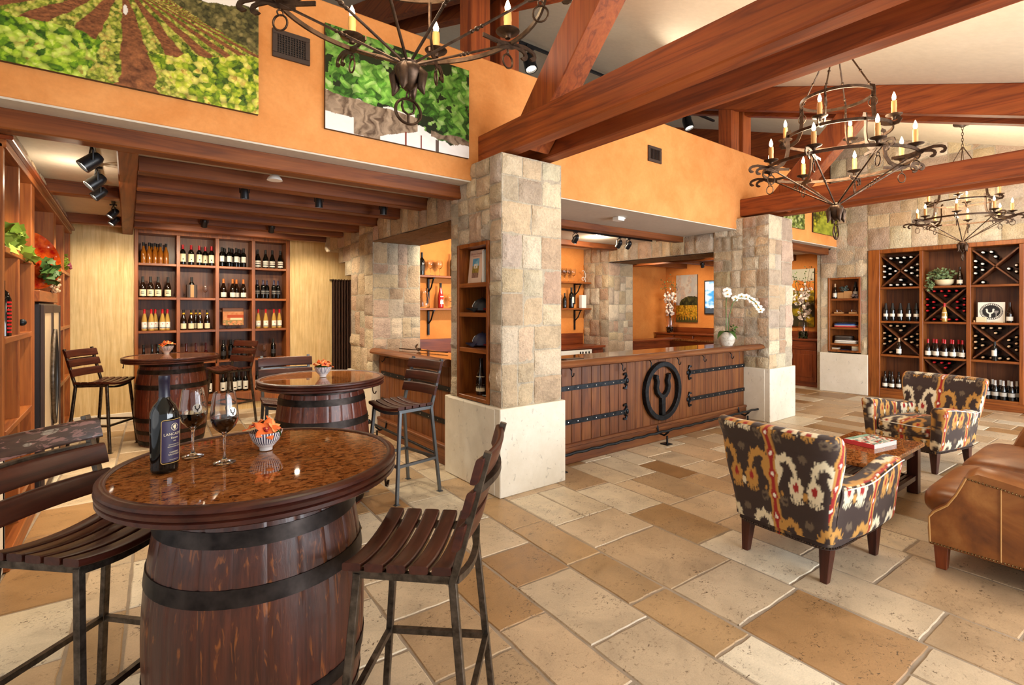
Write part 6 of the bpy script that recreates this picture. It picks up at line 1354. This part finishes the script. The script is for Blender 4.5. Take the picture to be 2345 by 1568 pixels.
b = MB(); b.lathe([(0, 0), (.075, 0), (.1, .05), (.108, .11), (.1, .17), (.09, .185), (.084, .18), (.09, .165), (0, .15)], 32); b.build('pot', M['ceramic'], t, smooth=50)
S1 = [(.02, .02, .15), (-.01, .0, .35), (-.05, -.02, .55), (-.09, -.05, .68), (-.12, -.08, .73)]; S2 = [(.0, -.02, .15), (.03, -.02, .4), (.07, -.05, .58), (.14, -.1, .66), (.24, -.17, .66), (.32, -.24, .58), (.36, -.27, .5)]
for S_ in (S1, S2): b = MB(); b.tube(S_, .006, 6); b.build('stem', M['stemgreen'], t, smooth=60)
b = MB(); q = random.Random(6)
for k in range(6):
    a = k*1.05; b.grid(lambda u, v, a=a: ((.24*u)*math.cos(a)-(v-.5)*.07*math.sin(PI*(.1+.9*u))*math.sin(a), (.24*u)*math.sin(a)+(v-.5)*.07*math.sin(PI*(.1+.9*u))*math.cos(a), .17+.16*u-.24*u*u), 8, 3)
b.build('leaves', M['green'], t, smooth=60)
def bloom(p, s):
    b = MB(); n = Vector((-.75, -.65, -.1)).normalized(); qn = n.to_track_quat('Z', 'Y').to_matrix()
    for k in range(5):
        a = 2*PI*k/5+.3; w = 1.0 if k in (0, 2) else .7; m = []
        for i in range(9):
            f = 2*PI*i/8; m.append(Vector(p)+qn @ Vector((s*(.55*math.cos(a))+s*.5*w*math.cos(f), s*(.55*math.sin(a))+s*.5*w*math.sin(f)*.85, .01*math.cos(f)*s*20*.1)))
        b.add(m[:8], [tuple(range(8))])
    o = b.build('flower', M['orchidw'], t); b = MB(); b.ball(Vector(p)+n*.008, s*.18, 6, 4); b.build('flower_centre', M['capyellow'], o)
for p in ((-.06, -.03, .7), (-.11, -.07, .74), (-.13, -.09, .69), (-.02, -.02, .72)): bloom(p, .055)
for p in ((.1, -.07, .64), (.17, -.12, .67), (.22, -.16, .66), (.28, -.2, .62), (.32, -.24, .57), (.35, -.26, .52), (.37, -.28, .48)): bloom(p, .052)
o = foliage(16, (6.50, 3.60, 1.33), (.05, .05, .07), .025, 8).build('ivy_sprig', M['stemgreen'], t, smooth=30)
for v in o.data.vertices: v.co -= Vector((6.49, 3.70, 1.096))
t = empty('ivy_bowl', (10.98, 2.36, 1.981), 0, 'variegated ivy trailing from a pale bowl on the top rack row', 'plant')
b = MB(); b.lathe([(0, 0), (.07, 0), (.12, .04), (.13, .1), (.12, .105), (.1, .09), (0, .08)], 24); b.build('bowl', M['labcream'], t, smooth=50)
o = foliage(230, (-.03, .03, .2), (.11, .2, .1), .028, 77).build('foliage', M['ivy'], t, smooth=30)
o = foliage(60, (-.155, .16, .03), (.02, .06, .13), .026, 78).build('foliage', M['ivy'], t, smooth=30)
# ---------------------------------------------------------------- curtain
t = empty('curtain', (0, 0, 0), 0, 'dark brown pleated curtain hanging beside the stone archway', 'curtain')
b = MB(); b.grid(lambda u, v: (2.84+.34*u+.004*math.sin(u*70)*(1-v), 8.93+.028*math.sin(u*PI*14), .04+2.06*v), 110, 10); b.build('cloth', M['curtain'], t, smooth=180)
b = MB(); b.tube([(2.8, 8.93, 2.095), (3.3, 8.93, 2.095)], .012, 8); b.build('rod', M['iron'], t, smooth=60)
b = MB()
for k in range(7): b.tube([(2.86+.05*k, 8.93+.02*math.cos(a), 2.095+.022*math.sin(a)) for a in np.linspace(0, 2*PI, 11)[:-1]], .003, 5, closed=True)
b.build('curtain_rings', M['iron'], t)
# ---------------------------------------------------------------- camera, light
cam = bpy.data.cameras.new('camera'); co = bpy.data.objects.new('camera', cam); COL.objects.link(co)
cam.sensor_width = 36; cam.lens = 36*1156/2345; cam.clip_start = .05; cam.clip_end = 100
cam.shift_x = (1172.5-1173)/2345; cam.shift_y = -(784-706)/2345
co.location = (0, 0, 1.6); co.rotation_euler = (PI/2, 0, math.radians(52.7-90))
S.camera = co
for n_, l_, c_ in (('floor', 'irregular cream and tan travertine paver floor', 'floor'), ('wall_left', 'alcove side wall behind the cedar display cabinet', 'wall'), ('wall_attic', 'rear attic wall beneath the sloping roof', 'wall'), ('baseboard_back', 'pale limestone baseboard along the cream back wall', 'baseboard'), ('trim_1', 'thin stone strip between cedar cabinet and alcove ceiling', 'trim')): tag(bpy.data.objects[n_], l_, c_)
w = bpy.data.worlds.new('world'); S.world = w; w.use_nodes = True
bg = w.node_tree.nodes['Background']; bg.inputs[0].default_value = (.93, .96, 1, 1); bg.inputs[1].default_value = .8
def area(name, loc, rot, sx, sy, power, col=(1, 1, 1)):
    l = bpy.data.lights.new(name, 'AREA'); l.shape = 'RECTANGLE'; l.size = sx; l.size_y = sy; l.energy = power; l.color = col
    o = bpy.data.objects.new(name, l); COL.objects.link(o); o.location = loc; o.rotation_euler = rot; return o
def point(name, loc, power, col=(1, .78, .52), r=.08):
    l = bpy.data.lights.new(name, 'POINT'); l.energy = power; l.color = col; l.shadow_soft_size = r
    l.specular_factor = 0.15
    o = bpy.data.objects.new(name, l); COL.objects.link(o); o.location = loc; return o
def spot(name, loc, to, power, ang=70, col=(1, .8, .55), r=.04, blend=.7):
    l = bpy.data.lights.new(name, 'SPOT'); l.energy = power; l.color = col; l.shadow_soft_size = r; l.spot_size = math.radians(ang); l.spot_blend = blend
    o = bpy.data.objects.new(name, l); COL.objects.link(o); o.location = loc
    o.rotation_euler = (Vector(to)-Vector(loc)).to_track_quat('-Z', 'Y').to_euler(); return o
DAY = (.92, .96, 1)
area('window_light', (6.0, -3.0, 2.0), (PI/2, 0, 0), 8.5, 2.8, 1050, (.88, .94, 1))
area('left_fill_light', (-3.2, 1.0, 1.8), (PI/2, 0, -PI/2), 4, 2.4, 32, (1, .97, .92))  # added fill from the left for the column sides, no doorway there
LAMP = (1, .82, .58)
# alcove track and joist lamps, then added fill
for y in (4.6, 5.3, 5.9, 7.1, 7.7): spot('track_lamp', (-.2, y, 2.5), (-.75, y+.1, 1.2), 55, 95, LAMP)
for x in (.6, 1.5): spot('joist_lamp', (x, 7.3, 2.55), (x+.1, 8.95, 1.3), 85, 110, LAMP)
for x in (.85, 1.5, 2.17): spot('joist_lamp', (x, 5.2, 2.55), (x-.1, 5.6, 0), 60, 120, LAMP)
for x, y, p in ((.8, 6.55, 80), (1.8, 7.1, 60), (1.5, 5.2, 50), (.9, 8.5, 34)): spot('alcove_fill_spot', (x, y, 2.63), (x, y, 0), p, 150, LAMP, .03, .5)  # added wide fill spots that brighten the alcove from above
point('alcove_fill_point', (-.35, 5.3, 2.55), 6, LAMP, .03)  # added weak fill point, no cove fitting stands here
# bar
for x, p in ((3.9, 130), (5.3, 75), (6.4, 75)): spot('bar_lamp', (x, 5.4, 2.55), (x, 7.1, 1.7), p, 100, LAMP)
for x in (2.0, 5.4, 8.9): spot('uplight', (x, 4.25, 4.1), (x+.3, 1.2, 4.6), 70, 120, (1, .86, .66))
for x in (4.3, 6.1): point('bar_lamp', (x, 5.7, 2.7), 24, LAMP, .04)
# hall
for x, y in ((10.3, 4.9), (10.3, 6.3), (10.3, 7.5)): spot('hall_lamp', (x, y, 2.55), (11.5, y, 1.6), 60, 100, LAMP)
for y in (5.4, 7.3): point('hall_lamp', (9.2, y, 2.7), 26, LAMP, .04)
# wall washers over the orange wall, chandelier glow
for x in (4.7, 5.64, 8.67): spot('wall_washer', (x, 5.6, 5.15), (x, 3.0, 2.6), 60, 90, LAMP)
for c, p in (((.97, 2.02, 3.2), 42), ((4.47, 1.63, 2.95), 85), ((9.34, 1.81, 3.1), 85)): point('chandelier_glow', c, p, (1, .8, .55), .3)
for x0, x1 in ((-.12, -.35), (2.3, 2.55), (2.6, 3.2)): spot('back_wall_fill', (x0, 7.95, 2.6), (x1, 8.98, 1.3), 60, 100, LAMP)  # added wash spots that brighten the cream back wall
S.view_settings.view_transform = 'Standard'; S.view_settings.look = 'None'; S.view_settings.exposure = 0.0
S.cycles.use_denoising = True; S.cycles.max_bounces = 7; S.cycles.diffuse_bounces = 3; S.cycles.use_adaptive_sampling = True; S.cycles.adaptive_threshold = .05; S.cycles.adaptive_min_samples = 12; S.cycles.glossy_bounces = 3; S.cycles.transmission_bounces = 6; S.cycles.transparent_max_bounces = 6
S.cycles.caustics_reflective = False; S.cycles.caustics_refractive = False; S.cycles.sample_clamp_indirect = 6
